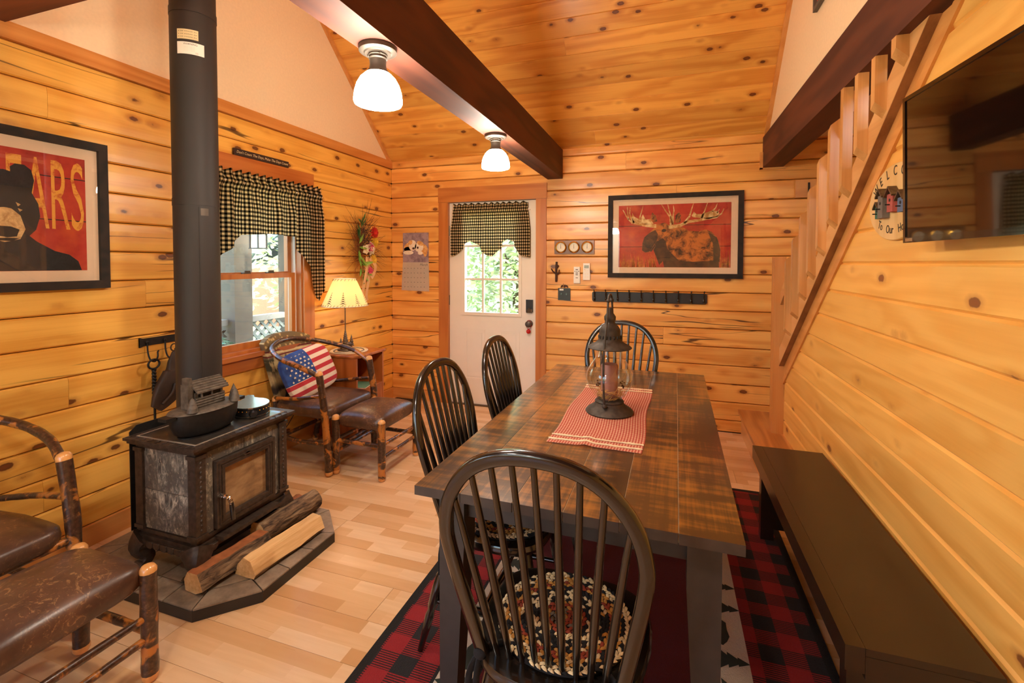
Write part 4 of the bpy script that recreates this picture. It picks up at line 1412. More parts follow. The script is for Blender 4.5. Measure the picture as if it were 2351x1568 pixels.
for k in range(40):
    a0 = 2 * math.pi * k / 40
    tube(bm, [on_shade(a0, .0, .002), on_shade(a0 + .06, .065, .002)], .0016, 4)
    if k % 2 == 0: tube(bm, [on_shade(a0, .93, .002), on_shade(a0 + .12, .995, .002)], .0016, 4)
o = finish(bm, 'lacing', M['twig_dark'], shd); o['kind'] = 'stuff'
for t in (0, 1):
    r_, z = sb[t]
    bm = B(); tube(bm, [(r_ * math.cos(2 * math.pi * k / 40), r_ * math.sin(2 * math.pi * k / 40), z) for k in range(40)], .003, 6, closed=True); finish(bm, 'rim', M['ivory'], shd, smooth=70)
bm = B(); tube(bm, bez([(-2.725, 3.06, .45), (-2.722, 2.90, .30), (-2.72, 2.74, .16), (-2.72, 2.62, .17), (-2.722, 2.55, .30), (-2.724, 2.52, .45)], 40), .003, 6); tag(finish(bm, 'lamp_cord', M['cord'], None, smooth=80), 'thin dark lamp cord looping behind the window armchair', 'cord')

# floor register in the corner
bm = B(); box(bm, -.13, .13, -.055, .055, 0, .012); rg = tag(finish(bm, 'floor_register', M['black_satin'], None, bevel=.003), 'black metal floor register in the far left corner', 'register')
rg.location = (-2.56, 4.19, 0)
for k in range(9):
    bm = B(); box(bm, -.11 + k * .0245, -.11 + k * .0245 + .012, -.035, .035, .0121, .014); finish(bm, 'louver', M['black_iron'], rg)
# ---------------------------------------------------------------- hearth pad with slate tiles
HP = [(-2.60, 1.32), (-1.777, 1.32), (-1.602, 1.497), (-1.602, 1.945), (-1.777, 2.117), (-2.60, 2.117)]
hp_ = empty('hearth_pad', (-2.1, 1.72, 0), 0, 'low slate tiled hearth pad under the stove', 'hearth pad')
off = lambda P_: [(x + 2.1, y - 1.72) for x, y in P_]
bm = B(); prism(bm, off(HP), 'z', 0, .0445); finish(bm, 'pad_base', M['black_satin'], hp_)
def inset(P_, d):
    out = []
    n = len(P_)
    for i in range(n):
        a, b, c = Vector(P_[i - 1]), Vector(P_[i]), Vector(P_[(i + 1) % n])
        e1, e2 = (b - a).normalized(), (c - b).normalized()
        n1, n2 = Vector((-e1.y, e1.x)), Vector((-e2.y, e2.x))
        k = (n1 + n2) / (1 + n1.dot(n2))
        q = b + k * d
        out.append((q.x, q.y))
    return out
def tile(pts):
    c = Vector((sum(p[0] for p in pts) / len(pts), sum(p[1] for p in pts) / len(pts)))
    q = [c + (Vector(p) - c) * (1 - .0035 / max(.02, (Vector(p) - c).length)) for p in pts]
    bm = B(); prism(bm, off([(v.x, v.y) for v in q]), 'z', .0446, .0505); finish(bm, 'tile', M['slate'], hp_)
o0, i0 = HP, inset(HP, .105)
for i in range(6):
    a, b, c, d = Vector(o0[i]), Vector(o0[(i + 1) % 6]), Vector(i0[(i + 1) % 6]), Vector(i0[i])
    n = max(1, round((b - a).length / .17))
    for k in range(n):
        t0, t1 = k / n, (k + 1) / n
        tile([a.lerp(b, t0), a.lerp(b, t1), d.lerp(c, t1), d.lerp(c, t0)])
def clip_poly(P_, fx):
    pass
ix0, ix1, iy0, iy1 = -2.495, i0[2][0], 1.425, 2.012
# inner field: square tiles, front ones trimmed to the cut corners
def clip_half(P_, n, d):
    out = []
    for i in range(len(P_)):
        a, b = Vector(P_[i]), Vector(P_[(i + 1) % len(P_)])
        da, db = a.dot(n) - d, b.dot(n) - d
        if da <= 0: out.append((a.x, a.y))
        if da * db < 0:
            q = a.lerp(b, da / (da - db)); out.append((q.x, q.y))
    return out
T = .196
xx = ix0
while xx < ix1 - .02:
    yy = iy0
    while yy < iy1 - .02:
        P_ = [(xx, yy), (min(xx + T, ix1), yy), (min(xx + T, ix1), min(yy + T, iy1)), (xx, min(yy + T, iy1))]
        for i in (1, 3):
            a, b = Vector(i0[i]), Vector(i0[i + 1])
            e_ = (b - a).normalized(); n_ = Vector((e_.y, -e_.x))
            P_ = clip_half(P_, n_, a.dot(n_))
            if len(P_) < 3: break
        if len(P_) >= 3: tile(P_)
        yy += T
    xx += T

# ---------------------------------------------------------------- wood stove (local x = front)
sv = empty('wood_stove', (-2.095, 1.697, .0508), 0, 'black cast iron and soapstone wood stove on the hearth pad', 'stove')
DX, DY, ZT_ = .195, .26, .592
# legs
for sx in (-1, 1):
    for sy in (-1, 1):
        bm = B()
        P_ = bez([(sx * (DX - .040), sy * (DY - .035), .125), (sx * (DX - .022), sy * (DY - .018), .085), (sx * (DX - .045), sy * (DY - .028), .035), (sx * (DX - .040), sy * (DY + .002), .0)], 14)
        n = len(P_)
        tube(bm, P_, [.056 - .034 * min(1, i / (n * .7)) + (.007 if i > n - 3 else 0) for i in range(n)], 10, flat=(1, 1), up=(sx, 0, 0))
        finish(bm, 'leg', M['stove_iron'], sv, smooth=35)
# stepped skirt
bm = B()
for (z0, z1, d) in ((.114, .132, .0), (.132, .148, -.010), (.148, .162, -.020), (.162, .177, -.012)):
    box(bm, -DX - d * 0 + (-d if d < 0 else 0) * 1, DX + d, -DY - d, DY + d, z0, z1)
finish(bm, 'base_skirt', M['stove_iron'], sv, bevel=.003)
def scallops(a0, a1, fixed, axis, out):
    n = round((a1 - a0) / .042)
    w = (a1 - a0) / n
    for k in range(n):
        c = a0 + w * (k + .5)
        bm = B()
        P_ = [(c - w * .46, .132), (c - w * .46, .114), (c - w * .25, .102), (c + w * .25, .102), (c + w * .46, .114), (c + w * .46, .132)]
        d0, d1 = (fixed, fixed + out * .006) if out > 0 else (fixed - .006, fixed)
        prism(bm, P_, axis, d0, d1)
        finish(bm, 'scallop', M['stove_iron'], sv, bevel=.002)
scallops(-DX, DX, -DY, 'y', -1)
scallops(-DY, -DY + .10, DX, 'x', 1); scallops(DY - .10, DY, DX, 'x', 1)
bm = B(); box(bm, DX - .02, DX + .035, -DY + .10, DY - .10, .137, .154); finish(bm, 'ash_lip', M['stove_iron'], sv, bevel=.004)
bm = B(); box(bm, -DX + .02, DX - .03, -DY + .03, DY - .03, .075, .113); finish(bm, 'ash_pan', M['black_iron'], sv)
# firebox core
bm = B(); box(bm, -DX + .03, DX - .03, -DY + .03, DY - .03, .178, .545); finish(bm, 'firebox', M['black_iron'], sv)
# corner posts with beads
for sx in (-1, 1):
    for sy in (-1, 1):
        bm = B()
        x0, x1 = sorted((sx * (DX - .008), sx * (DX - .055))); y0, y1 = sorted((sy * (DY - .008), sy * (DY - .055)))
        box(bm, x0, x1, y0, y1, .178, .545)
        pst = finish(bm, 'corner_post', M['stove_iron'], sv, bevel=.005)
        for zc in (.186, .538):
            bm = B(); box(bm, x0 - .005, x1 + .005, y0 - .005, y1 + .005, zc - .008, zc + .008); finish(bm, 'collar', M['stove_iron'], pst, bevel=.003)
        if sx > 0:
            for k in range(15):
                bm = B(); superell(bm, (sx * (DX - .0085), sy * (DY - .032), .214 + k * .0212), .005, .006, .0075, 1, 1, 8, 6); finish(bm, 'bead', M['stove_iron'], pst, smooth=70)
# soapstone panels
for sy in (-1, 1):
    for z0, z1 in ((.180, .358), (.361, .543)):
        bm = B(); y0, y1 = sorted((sy * (DY - .018), sy * (DY - .031))); box(bm, -DX + .056, DX - .056, y0, y1, z0, z1); finish(bm, 'stone_panel', M['soap'], sv, bevel=.002)
xf0, xf1 = DX - .034, DX - .018
for y0, y1, z0, z1 in ((-DY + .056, -.165, .180, .543), (.165, DY - .056, .180, .543), (-.164, -.002, .493, .543), (.002, .164, .493, .543)):
    bm = B(); box(bm, xf0, xf1, y0, y1, z0, z1); finish(bm, 'stone_panel', M['soap'], sv, bevel=.002)
# door
bm = B()
d0, d1 = DX - .03, DX + .004
yo, zo0, zo1, wf = .163, .186, .490, .042
box(bm, d0, d1, -yo, -yo + wf, zo0, zo1); box(bm, d0, d1, yo - wf, yo, zo0, zo1)
box(bm, d0, d1, -yo + wf, yo - wf, zo1 - wf, zo1); box(bm, d0, d1, -yo + wf, yo - wf, zo0, zo0 + wf)
dr = finish(bm, 'fire_door', M['stove_iron'], sv, bevel=.005)
for a, b in ((.012, .018), (.026, .030)):
    bm = B()
    box(bm, d1, d1 + .003, -yo + a, -yo + b, zo0 + a, zo1 - a); box(bm, d1, d1 + .003, yo - b, yo - a, zo0 + a, zo1 - a)
    box(bm, d1, d1 + .003, -yo + b, yo - b, zo1 - b, zo1 - a); box(bm, d1, d1 + .003, -yo + b, yo - b, zo0 + a, zo0 + b)
    finish(bm, 'door_bead', M['stove_iron'], dr)
bm = B(); box(bm, d0 + .008, d0 + .014, -yo + wf - .005, yo - wf + .005, zo0 + wf - .005, zo1 - wf + .005); finish(bm, 'fire_glass', M['fireglass'], dr)
bm = B()
prism(bm, [(-.022, .469), (0, .456), (.022, .469), (0, .482)], 'x', d1, d1 + .003); finish(bm, 'diamond_motif', M['stove_iron'], dr)
bm = B(); tube(bm, bez([(d1 - .005, -.152, .335), (d1 + .03, -.150, .335), (d1 + .048, -.142, .325), (d1 + .052, -.136, .300)], 14), [.011] * 3 + [.0075, .010, .0075, .010, .0075, .010, .0075, .010, .0075, .010][:12], 10); finish(bm, 'handle_coil', M['chrome'], dr, smooth=30)
bm = B(); tube(bm, [(d1 + .052, -.136, .305), (d1 + .054, -.134, .28), (d1 + .056, -.130, .225)], [.009, .011, .009], 10); finish(bm, 'handle_grip', M['black_gloss'], dr, smooth=50)
# moulded top with stone inset
bm = B()
for z0, z1, d in ((.546, .556, -.012), (.556, .566, -.004), (.566, .580, .012), (.580, ZT_, .022)):
    box(bm, -DX - d, DX + d, -DY - d, DY + d, z0, z1)
tp = finish(bm, 'top_plate', M['stove_iron'], sv, bevel=.003)
bm = B()
e0, e1 = .035, .043
a, b = DX + .022, DY + .022
box(bm, -a + e0, a - e0, -b + e0, -b + e1, ZT_, ZT_ + .002); box(bm, -a + e0, a - e0, b - e1, b - e0, ZT_, ZT_ + .002)
box(bm, -a + e0, -a + e1, -b + e1, b - e1, ZT_, ZT_ + .002); box(bm, a - e1, a - e0, -b + e1, b - e1, ZT_, ZT_ + .002)
finish(bm, 'inlay_line', M['stone_pale'], tp)
bm = B(); box(bm, -a + e1, a - e1, -b + e1, b - e1, ZT_, ZT_ + .0015); finish(bm, 'stone_inset', plain('dark_soapstone', '#35302B', .3, vary=.35, sc=22, Coat_Weight=.4), tp)
bm = B()
n = 14
for k in range(n):
    y = -b + .012 + k * (2 * b - .024) / n
    tube(bm, [(a - .004, y, ZT_ + .001), (a - .018, y + .012, ZT_ + .0025), (a - .03, y + .004, ZT_ + .001)], .0016, 4)
for k in range(9):
    x = -a + .012 + k * (2 * a - .024) / 9
    tube(bm, [(x, -b + .004, ZT_ + .001), (x + .012, -b + .018, ZT_ + .0025), (x + .004, -b + .03, ZT_ + .001)], .0016, 4)
o = finish(bm, 'cast_scroll_lines', M['stove_iron'], tp); o['kind'] = 'stuff'
# rear heat shield standing up behind the top
bm = B(); prism(bm, [(-DY + .01, .15), (DY - .01, .15), (DY - .01, .605), (DY - .04, .630), (-DY + .04, .630), (-DY + .01, .605)], 'x', -DX - .030, -DX - .025); finish(bm, 'heat_shield', M['black_iron'], sv)
bm = B(); lathe(bm, [(.112, .594), (.112, .606), (.102, .612), (.1, .65)], 32, (-.155, .0385, 0)); finish(bm, 'flue_collar', M['stove_iron'], sv, smooth=40)

# ---------------------------------------------------------------- stove pipe
PX, PY = -2.250, 1.7355
pp_ = empty('stove_pipe', (PX, PY, .66), 0, 'tall matt black stove pipe rising from the stove', 'stove pipe')
for z0, z1, r_ in ((.045, 1.05, .0987), (1.05, 1.085, .1005), (1.085, 1.975, .0987), (1.975, 2.01, .1005), (2.01, 3.9, .0977)):
    bm = B(); lathe(bm, [(r_, z0), (r_, z1)], 48); finish(bm, 'pipe_section', M['pipe'], pp_, smooth=40)
bm = B(); lathe(bm, [(.099, -.01), (.099, .05), (.0987, .055)], 40); finish(bm, 'adapter_ring', M['black_iron'], pp_, smooth=40)
bm = B(); an = R(-32); tube(bm, [(.0990 * math.cos(an), .0990 * math.sin(an), .06), (.0990 * math.cos(an), .0990 * math.sin(an), 1.04)], .0018, 6); finish(bm, 'seam', M['pipe'], pp_)
def wrap_label(a0, a1, z0, z1, r_, mat, name, slant=0):
    bm = B()
    n = 8
    lo, hi = [], []
    for k in range(n + 1):
        an = R(a0 + (a1 - a0) * k / n)
        lo.append(bm.verts.new((r_ * math.cos(an), r_ * math.sin(an), z0 - slant * k / n))); hi.append(bm.verts.new((r_ * math.cos(an), r_ * math.sin(an), z1 - slant * k / n)))
    for k in range(n): bm.faces.new((lo[k], lo[k + 1], hi[k + 1], hi[k]))
    return finish(bm, name, mat, pp_, smooth=60)
wrap_label(-78, -12, 1.768, 1.825, .0994, M['white_plastic'], 'warning_label')
wrap_label(-78, -26, 1.838, 1.885, .0994, M['ink_gold'], 'gold_label')
def wrap_text(s, size, z, a_mid, name, mat):
    cu = text_mesh(s, size, name, mat, pp_, Matrix.Identity(4), ext=0)
    for v in cu.data.vertices:
        an = R(a_mid) + v.co.x / .0998
        v.co = Vector((.0998 * math.cos(an), .0998 * math.sin(an), z + v.co.y))
    return cu
wrap_text('WARNING', .012, 1.815, -45, 'label_heading', M['ink'])
for k in range(4): wrap_text('IIIII III IIIIIII IIII IIII' if False else '- --- ---- -- ----- ---', .0065, 1.802 - k * .006, -48, 'label_small_print', M['ink_grey'])
for k in range(5): wrap_text('|||||', .009, 1.777, -30, 'label_bars', M['ink_grey']) if k == 0 else None
for k in range(3): wrap_text('= == ===== ==', .012, 1.874 - k * .013, -52, 'label_rows', M['ink'])
bm = B()
wrap_label(-28, -8, 1.0, 1.035, .0995, M['nickel'], 'metal_tag')

# ---------------------------------------------------------------- log-cabin steamer pot
pt = empty('steamer_pot', (-2.045, 1.600, .6448), 0, 'oval black iron steamer pot with log cabin lid on the stove', 'pot')
bm = B(); lathe(bm, [(0, .004), (.078, .004), (.096, .018), (.107, .05), (.110, .085), (.110, .095), (.106, .095), (.1, .05), (0, .02)], 40, sx=.88, sy=1.42); finish(bm, 'pot_body', M['black_iron'], pt, smooth=50)
bm = B(); lathe(bm, [(.072, 0), (.085, 0), (.085, .004), (.072, .004), (.072, 0)], 36, sx=.88, sy=1.42, cap=False); finish(bm, 'foot_ring', M['black_iron'], pt)
bm = B(); lathe(bm, [(0, .108), (.085, .106), (.112, .100), (.115, .096), (.112, .0977), (0, .0977)], 40, sx=.88, sy=1.42); lid = finish(bm, 'lid', M['dusty_iron'], pt, smooth=50)
for s in (-1, 1):
    bm = B(); prism(bm, [(-.03, s * .155), (.03, s * .155), (.026, s * .195), (-.026, s * .195)], 'z', .085, .097); finish(bm, 'handle', M['black_iron'], pt, bevel=.003)
bm = B()
for k in range(4):
    tube(bm, [(.035, -.072, .112 + k * .010), (.035, .072, .112 + k * .010)], .0055, 8)
box(bm, -.03, .03, -.068, .068, .105, .165)
finish(bm, 'cabin_wall', M['dusty_iron'], pt, smooth=40)
bm = B(); box(bm, .0301, .032, -.055, .055, .147, .165); finish(bm, 'porch_opening', M['ink'], pt)
for s in (-.05, 0, .05):
    bm = B(); box(bm, .044, .05, s - .003, s + .003, .148, .176); finish(bm, 'porch_post', M['dusty_iron'], pt)
bm = B(); prism(bm, [(-.04, .160), (.0, .204), (.058, .166), (.058, .172), (.0, .211), (-.044, .166)], 'y', -.078, .078); rf_ = finish(bm, 'cabin_roof', M['dusty_iron'], pt)
for k in range(5):
    t = .1 + k * .19
    bm = B(); c = Vector((0, 0, .211)).lerp(Vector((.058, 0, .172)), t); box(bm, c.x - .003, c.x + .003, -.079, .079, c.z - .001, c.z + .0025); finish(bm, 'shingle_row', M['dusty_iron'], rf_)
bm = B(); box(bm, -.02, .025, -.098, -.072, .108, .20); box(bm, -.015, .02, -.095, -.075, .20, .225); finish(bm, 'chimney', M['dusty_iron'], pt, bevel=.004)
for (x, y, h) in ((.06, -.105, .055), (.045, .115, .065), (.075, .095, .04)):
    bm = B(); lathe(bm, [(.022, .104), (.019, .118), (.021, .118), (.014, .135), (.016, .135), (.008, .152), (0, .104 + h)], 12, (x, y, 0)); finish(bm, 'lid_tree', M['dusty_iron'], pt, smooth=40)

# ---------------------------------------------------------------- bellows
bl = empty('bellows', (-2.055, 1.865, .6446), 0, 'black hand bellows with brass nails on the stove top', 'bellows')
def bell_out(s=1.0):
    P_ = []
    for k in range(24):
        an = math.pi * 2 * k / 24
        P_.append((.082 * s * math.cos(an), .068 * s * math.sin(an)))
    return P_
body = [(math.cos(a_) * .090 - .0, math.sin(a_) * .075) for a_ in [R(q) for q in range(-150, 151, 15)]]
outl = body + [(-.10, .022), (-.14, .024), (-.155, .0), (-.14, -.024), (-.10, -.022)]
bm = B(); prism(bm, [(x, y) for x, y in outl], 'z', .038, .048); bt = finish(bm, 'top_board', M['bellows_top'], bl, bevel=.002)
bm = B(); prism(bm, [(x, y) for x, y in outl], 'z', .0, .009); finish(bm, 'bottom_board', M['bellows_top'], bl, bevel=.002)
bm = B(); prism(bm, [(x * .99, y * .99) for x, y in body], 'z', .0095, .0375); finish(bm, 'leather_gusset', M['vinyl'], bl, smooth=50)
bm = B(); tube(bm, [(.085, 0, .022), (.11, 0, .022)], [.018, .012], 12); finish(bm, 'nozzle', M['vinyl'], bl, smooth=50)
for k in range(18):
    a_ = R(-110 + k * 13)
    bm = B(); superell(bm, (math.cos(a_) * .0905, math.sin(a_) * .0755, .032), .003, .003, .003, 1, 1, 6, 4); finish(bm, 'nail', M['brass'], bl, smooth=80)
bl.rotation_euler = (0, 0, R(-38))
bl.scale = (1.15, 1.15, 1.1)
pt.scale = (1, 1, 1.18)

# ---------------------------------------------------------------- firewood (local y along the log)
def firewood(label, loc, rz, prof, L_, mats, tilt=0, seed=1, bump=.006):
    rr = random.Random(seed)
    bm = B()
    n = 10
    rings = []
    for k in range(n + 1):
        y = -L_ / 2 + L_ * k / n
        rings.append([bm.verts.new((x * (1 + .04 * math.sin(k * .9 + i)) + rr.uniform(-bump, bump) * .5, y, z + rr.uniform(-bump, bump) * .4 * (z > .01))) for i, (x, z, _) in enumerate(prof)])
    m = len(prof)
    for a, b in zip(rings, rings[1:]):
        for i in range(m):
            f = bm.faces.new((a[i], a[(i + 1) % m], b[(i + 1) % m], b[i])); f.material_index = prof[i][2]
    for r_ in (rings[0], rings[-1]):
        f = bm.faces.new(r_); f.material_index = 0
        bmesh.ops.triangulate(bm, faces=[f])
    o = finish(bm, 'firewood_log', mats, None, smooth=50)
    tag(o, label, 'firewood', 'firewood on the hearth')
    o.location = loc
    o.rotation_euler = (R(tilt), 0, R(rz))
    return o
fm_ = [M['split'], M['fbark'], M['inner_bark']]
firewood('pale split log lying in front on the hearth edge', (-1.726, 1.735, .0515), -4, [(-.062, .0, 0), (.0, -.0, 1), (.05, .004, 1), (.062, .022, 0), (.035, .078, 0), (-.015, .085, 0), (-.05, .05, 0)], .40, fm_, 0, 1)
firewood('bark covered split log in the middle of the hearth', (-1.850, 1.560, .0515), -5, [(-.05, .0, 1), (.02, .0, 1), (.058, .02, 1), (.05, .05, 1), (.03, .085, 2), (-.035, .082, 0), (-.055, .045, 0)], .34, fm_, 0, 2)
firewood('round grey barked log behind the split ones', (-1.872, 1.915, .0515), -5, [(.052 * math.cos(a_), .055 + .055 * math.sin(a_), 1) for a_ in [2 * math.pi * k / 14 - 1.57 for k in range(14)]], .36, fm_, 0, 3)
firewood('short reddish log end at the far side of the hearth', (-1.965, 2.055, .0515), 5, [(.032 * math.cos(a_), .034 + .034 * math.sin(a_), 2) for a_ in [2 * math.pi * k / 10 - 1.57 for k in range(10)]], .085, fm_, 0, 4)

# ---------------------------------------------------------------- tool rack, poker and leather glove on the wall
tr = empty('tool_rack', (-2.715, 1.80, .965), 0, 'wrought iron tool rack on the wall beside the stove pipe', 'tool rack')
bm = B(); box(bm, -.045, -.037, -.02, .36, .0, .042); finish(bm, 'bar', M['black_iron'], tr, bevel=.002)
bm = B(); prism(bm, [(-.02, -.006), (.0, .0), (.0, .042), (-.02, .048)], 'x', -.045, -.035); finish(bm, 'fishtail_end', M['black_iron'], tr)
for yy in (.018, .115, .215, .31):
    bm = B(); tube(bm, bez([(-.034, yy, .02), (-.030, yy, -.04), (-.018, yy + .004, -.078), (.006, yy + .012, -.088), (.020, yy + .018, -.062), (.018, yy + .02, -.035), (.024, yy + .022, -.028)], 26), .0042, 8); superell(bm, (-.033, yy, .02), .006, .009, .009, 1, 1, 10, 6); finish(bm, 'hook', M['black_iron'], tr, smooth=60)
pk = empty('fire_poker', (-2.712, 1.826, .885), 0, 'twisted iron poker hanging from the tool rack', 'poker')
bm = B(); tube(bm, [(0, .030 * math.cos(2 * math.pi * k / 24), -.022 + .026 * math.sin(2 * math.pi * k / 24)) for k in range(24)], .0055, 8, closed=True); finish(bm, 'ring', M['black_iron'], pk, smooth=60)
for ph in (0, math.pi):
    bm = B(); tube(bm, [(.006 * math.cos(ph + k * .55), .006 * math.sin(ph + k * .55), -.050 - k * .0032) for k in range(44)], .0062, 6); finish(bm, 'twist', M['black_iron'], pk, smooth=60)
bm = B(); tube(bm, [(0, 0, -.185), (0, 0, -.30), (0, 0, -.60)], [.0065, .006, .005], 8); finish(bm, 'shaft', M['black_iron'], pk, smooth=60)
gv = empty('hearth_glove', (-2.692, 1.945, .93), 0, 'long dark leather hearth glove hanging from the tool rack', 'glove')
bm = B()
P_ = bez([(0, -.02, -.01), (.0, -.01, -.06), (.0, .0, -.13), (.002, -.04, -.20), (.0, -.09, -.27), (.0, -.125, -.315)], 30)
tube(bm, P_, [.012 + .066 * min(1, i / 12) - (.045 * max(0, (i - 20) / 10)) for i in range(len(P_))], 14, flat=(.33, 1.0), up=(1, 0, 0))
finish(bm, 'glove_body', M['dark_leather'], gv, smooth=60)
bm = B(); tube(bm, bez([(.028, -.11, -.29), (.034, -.06, -.24), (.034, -.04, -.19)], 10), [.008] * 11, 8); finish(bm, 'thumb', M['dark_leather'], gv, smooth=60)
bm = B(); tube(bm, [(0, .018 * math.cos(2 * math.pi * k / 16) - .02, .012 + .02 * math.sin(2 * math.pi * k / 16)) for k in range(16)], .004, 6, closed=True); finish(bm, 'loop', M['dark_leather'], gv, smooth=60)
# ---------------------------------------------------------------- ceiling fixtures on the beam
def fixture(y, label):
    e = empty('ceiling_light', (-1.001, y, 2.209), 0, label, 'ceiling light', 'white glass lights under the beam')
    bm = B(); lathe(bm, [(0, 0), (.066, 0), (.068, -.004), (.067, -.017), (.061, -.021), (.050, -.022), (.046, -.026), (.0, -.026)], 36); finish(bm, 'canopy', M['nickel'], e, smooth=35)
    bm = B(); lathe(bm, [(.034, -.026), (.034, -.032), (.031, -.034), (.031, -.040), (.0335, -.042), (.030, -.046), (.0285, -.062), (.031, -.078), (.040, -.090), (.044, -.095), (.0, -.095)], 30); finish(bm, 'neck', M['nickel'], e, smooth=35)
    for s in (0, 120, 240):
        bm = B(); superell(bm, (.034 * math.cos(R(s + 200)), .034 * math.sin(R(s + 200)), -.030), .005, .005, .005, 1, 1, 8, 6); finish(bm, 'thumb_screw', M['nickel'], e, smooth=60)
    pr_ = [(.038, -.092), (.048, -.099), (.063, -.114), (.075, -.136), (.083, -.163), (.0855, -.186), (.0855, -.196), (.083, -.203), (.070, -.207), (.045, -.209), (0, -.209)]
    bm = B(); lathe(bm, pr_, 40)
    for f in [f for f in bm.faces if len(f.verts) > 4]: bm.faces.remove(f)
    finish(bm, 'glass_shade', M['shade_glow'], e, smooth=70)
    return e
fixture(1.47, 'white glass beam light nearer the camera')
fixture(2.69, 'white glass beam light nearer the back door')
fixture(.25, 'white glass fill light added out of view above the camera')  # added unseen fixture, brightens the near part of the room
fixture(-.97, 'white glass fill light added out of view behind the camera')  # another unseen fixture added for fill from behind
lf = fixture(.95, 'white glass fill light added out of view under the loft ridge')  # enlarged fixture added unseen to brighten the ceiling and gables
lf.location = (-1.0, .95, cz(.95) - .03)
lf.scale = (1.6, 1.6, 1.6)

# ---------------------------------------------------------------- valances
def valance(name, O, right, W, top, prof, label, full=1.45, depth=.034, n=170, m=26, seed=1):
    """O: left end of the rod; prof(t)->bottom drop below the rod at 0..1; right: unit vector along the rod; out of wall = right x up"""
    e = empty(name, O, 0, label, 'valance')
    r_ = Vector(right); nr = r_.cross(Vector((0, 0, 1)))
    rr = random.Random(seed)
    phs = [rr.uniform(0, 6.28) for _ in range(4)]
    def fn(u, v):
        hdr = .055
        drop = prof(u)
        z = hdr - v * (hdr + drop)
        ph = u * W
        g1 = math.sin(ph * 95 + phs[0] + .8 * math.sin(ph * 13)) 
        g2 = math.sin(ph * 38 + phs[1] + 1.7 * math.sin(ph * 11 + phs[2]))
        k = min(1, max(0, -z / .2))
        rod = math.exp(-((z + .018) / .022) ** 2)
        d = .018 + .020 * rod + depth * (g2 * .6 * k + g1 * .30 * (1 - .5 * k)) + .012 * k
        if z > -.0: d += .006 * g1
        zz = z + (.008 * g1 if v < .02 else 0)
        flare = (u - .5) * .05 * k
        p = r_ * (u * W + flare) + nr * d + Vector((0, 0, zz))
        return tuple(p), (u * W * full, z + .013 * g2 * k * 0)
    o = cloth('gathered_cloth', n, m, fn, M['gingham'], e, thick=.0012)
    bm = B(); P0 = r_ * -.01 + nr * .022 + Vector((0, 0, -.018)); P1 = r_ * (W + .01) + nr * .022 + Vector((0, 0, -.018)); tube(bm, [P0, P1], .006, 8)
    for q in (r_ * -.01, r_ * (W + .01)): tube(bm, [q + Vector((0, 0, -.018)), q + nr * .022 + Vector((0, 0, -.018))], .006, 8)
    finish(bm, 'rod', M['white_plastic'], e, smooth=60)
    return e
def lerp_prof(P_):
    def f(t):
        for (a, b), (c, d) in zip(P_, P_[1:]):
            if t <= c: return b + (d - b) * (t - a) / (c - a)
        return P_[-1][1]
    return f
# window: y from 2.135 to 3.175
vz = 1.985
wp = lerp_prof([(0, vz - 1.13), (.05, vz - 1.20), (.088, vz - 1.30), (.128, vz - 1.36), (.14, vz - 1.47), (.28, vz - 1.615), (.5, vz - 1.635), (.72, vz - 1.625), (.735, vz - 1.54), (.80, vz - 1.44), (.875, vz - 1.345), (.885, vz - 1.24), (.93, vz - 1.14), (.95, vz - 1.11), (1, vz - 1.20)])
# rod runs in +y: right x up must point to +x (into the room)
valance('window_valance', (XL + .02, 2.13, vz), (0, 1, 0), 1.045, vz, wp, 'black and tan checked valance with long tails on the window')
dz = 1.955
dp = lerp_prof([(0, dz - 1.49), (.06, dz - 1.505), (.16, dz - 1.57), (.165, dz - 1.61), (.24, dz - 1.645), (.37, dz - 1.60), (.39, dz - 1.54), (.48, dz - 1.495), (.53, dz - 1.49), (.66, dz - 1.575), (.665, dz - 1.63), (.72, dz - 1.655), (.80, dz - 1.63), (.81, dz - 1.58), (.88, dz - 1.50), (1, dz - 1.48)])
valance('door_valance', (-2.035, YD - .013, dz), (1, 0, 0), .775, dz, dp, 'small black and tan checked valance on the white back door', depth=.014, seed=4)

# ---------------------------------------------------------------- framed prints
def framed(name, Mx, W, H, fw, mat_w, label, depth=.028):
    """Mx: wall_frame at the picture centre; returns (thing, z level of the print, half sizes of the print)"""
    e = empty(name, (0, 0, 0), 0, label, 'picture')
    e.matrix_world = Mx
    w, h = W / 2, H / 2
    for s in (-1, 1):
        bm = B()
        A = [(-w, s * h), (w, s * h), (w - fw, s * (h - fw)), (-w + fw, s * (h - fw))]
        prism(bm, A if s < 0 else A[::-1], 'z', .001, depth); finish(bm, 'frame_rail', M['frame_black'], e, bevel=.004)
        bm = B()
        A = [(s * w, -h), (s * w, h), (s * (w - fw), h - fw), (s * (w - fw), -h + fw)]
        prism(bm, A, 'z', .001, depth); finish(bm, 'frame_rail', M['frame_black'], e, bevel=.004)
    bm = B(); box(bm, -w + fw * .8, w - fw * .8, -h + fw * .8, h - fw * .8, .004, .010); finish(bm, 'mat_board', M['matboard'], e)
    bm = B(); box(bm, -w + fw * .9, w - fw * .9, -h + fw * .9, h - fw * .9, .0175, .0195); finish(bm, 'picture_glass', M['pic_glass'], e)
    return e, (w - fw - mat_w, h - fw - mat_w)
def print_board(e, pw, ph, lines):
    bm = B(); box(bm, -pw, pw, -ph, ph, .0101, .0108)
    o = finish(bm, 'print', M['print_red'], e)
    for zl in lines:
        bm = B(); box(bm, -pw, pw, zl - .0022, zl + .0022, .0108, .0110); finish(bm, 'painted_joint', M['print_line'], o)
    return o

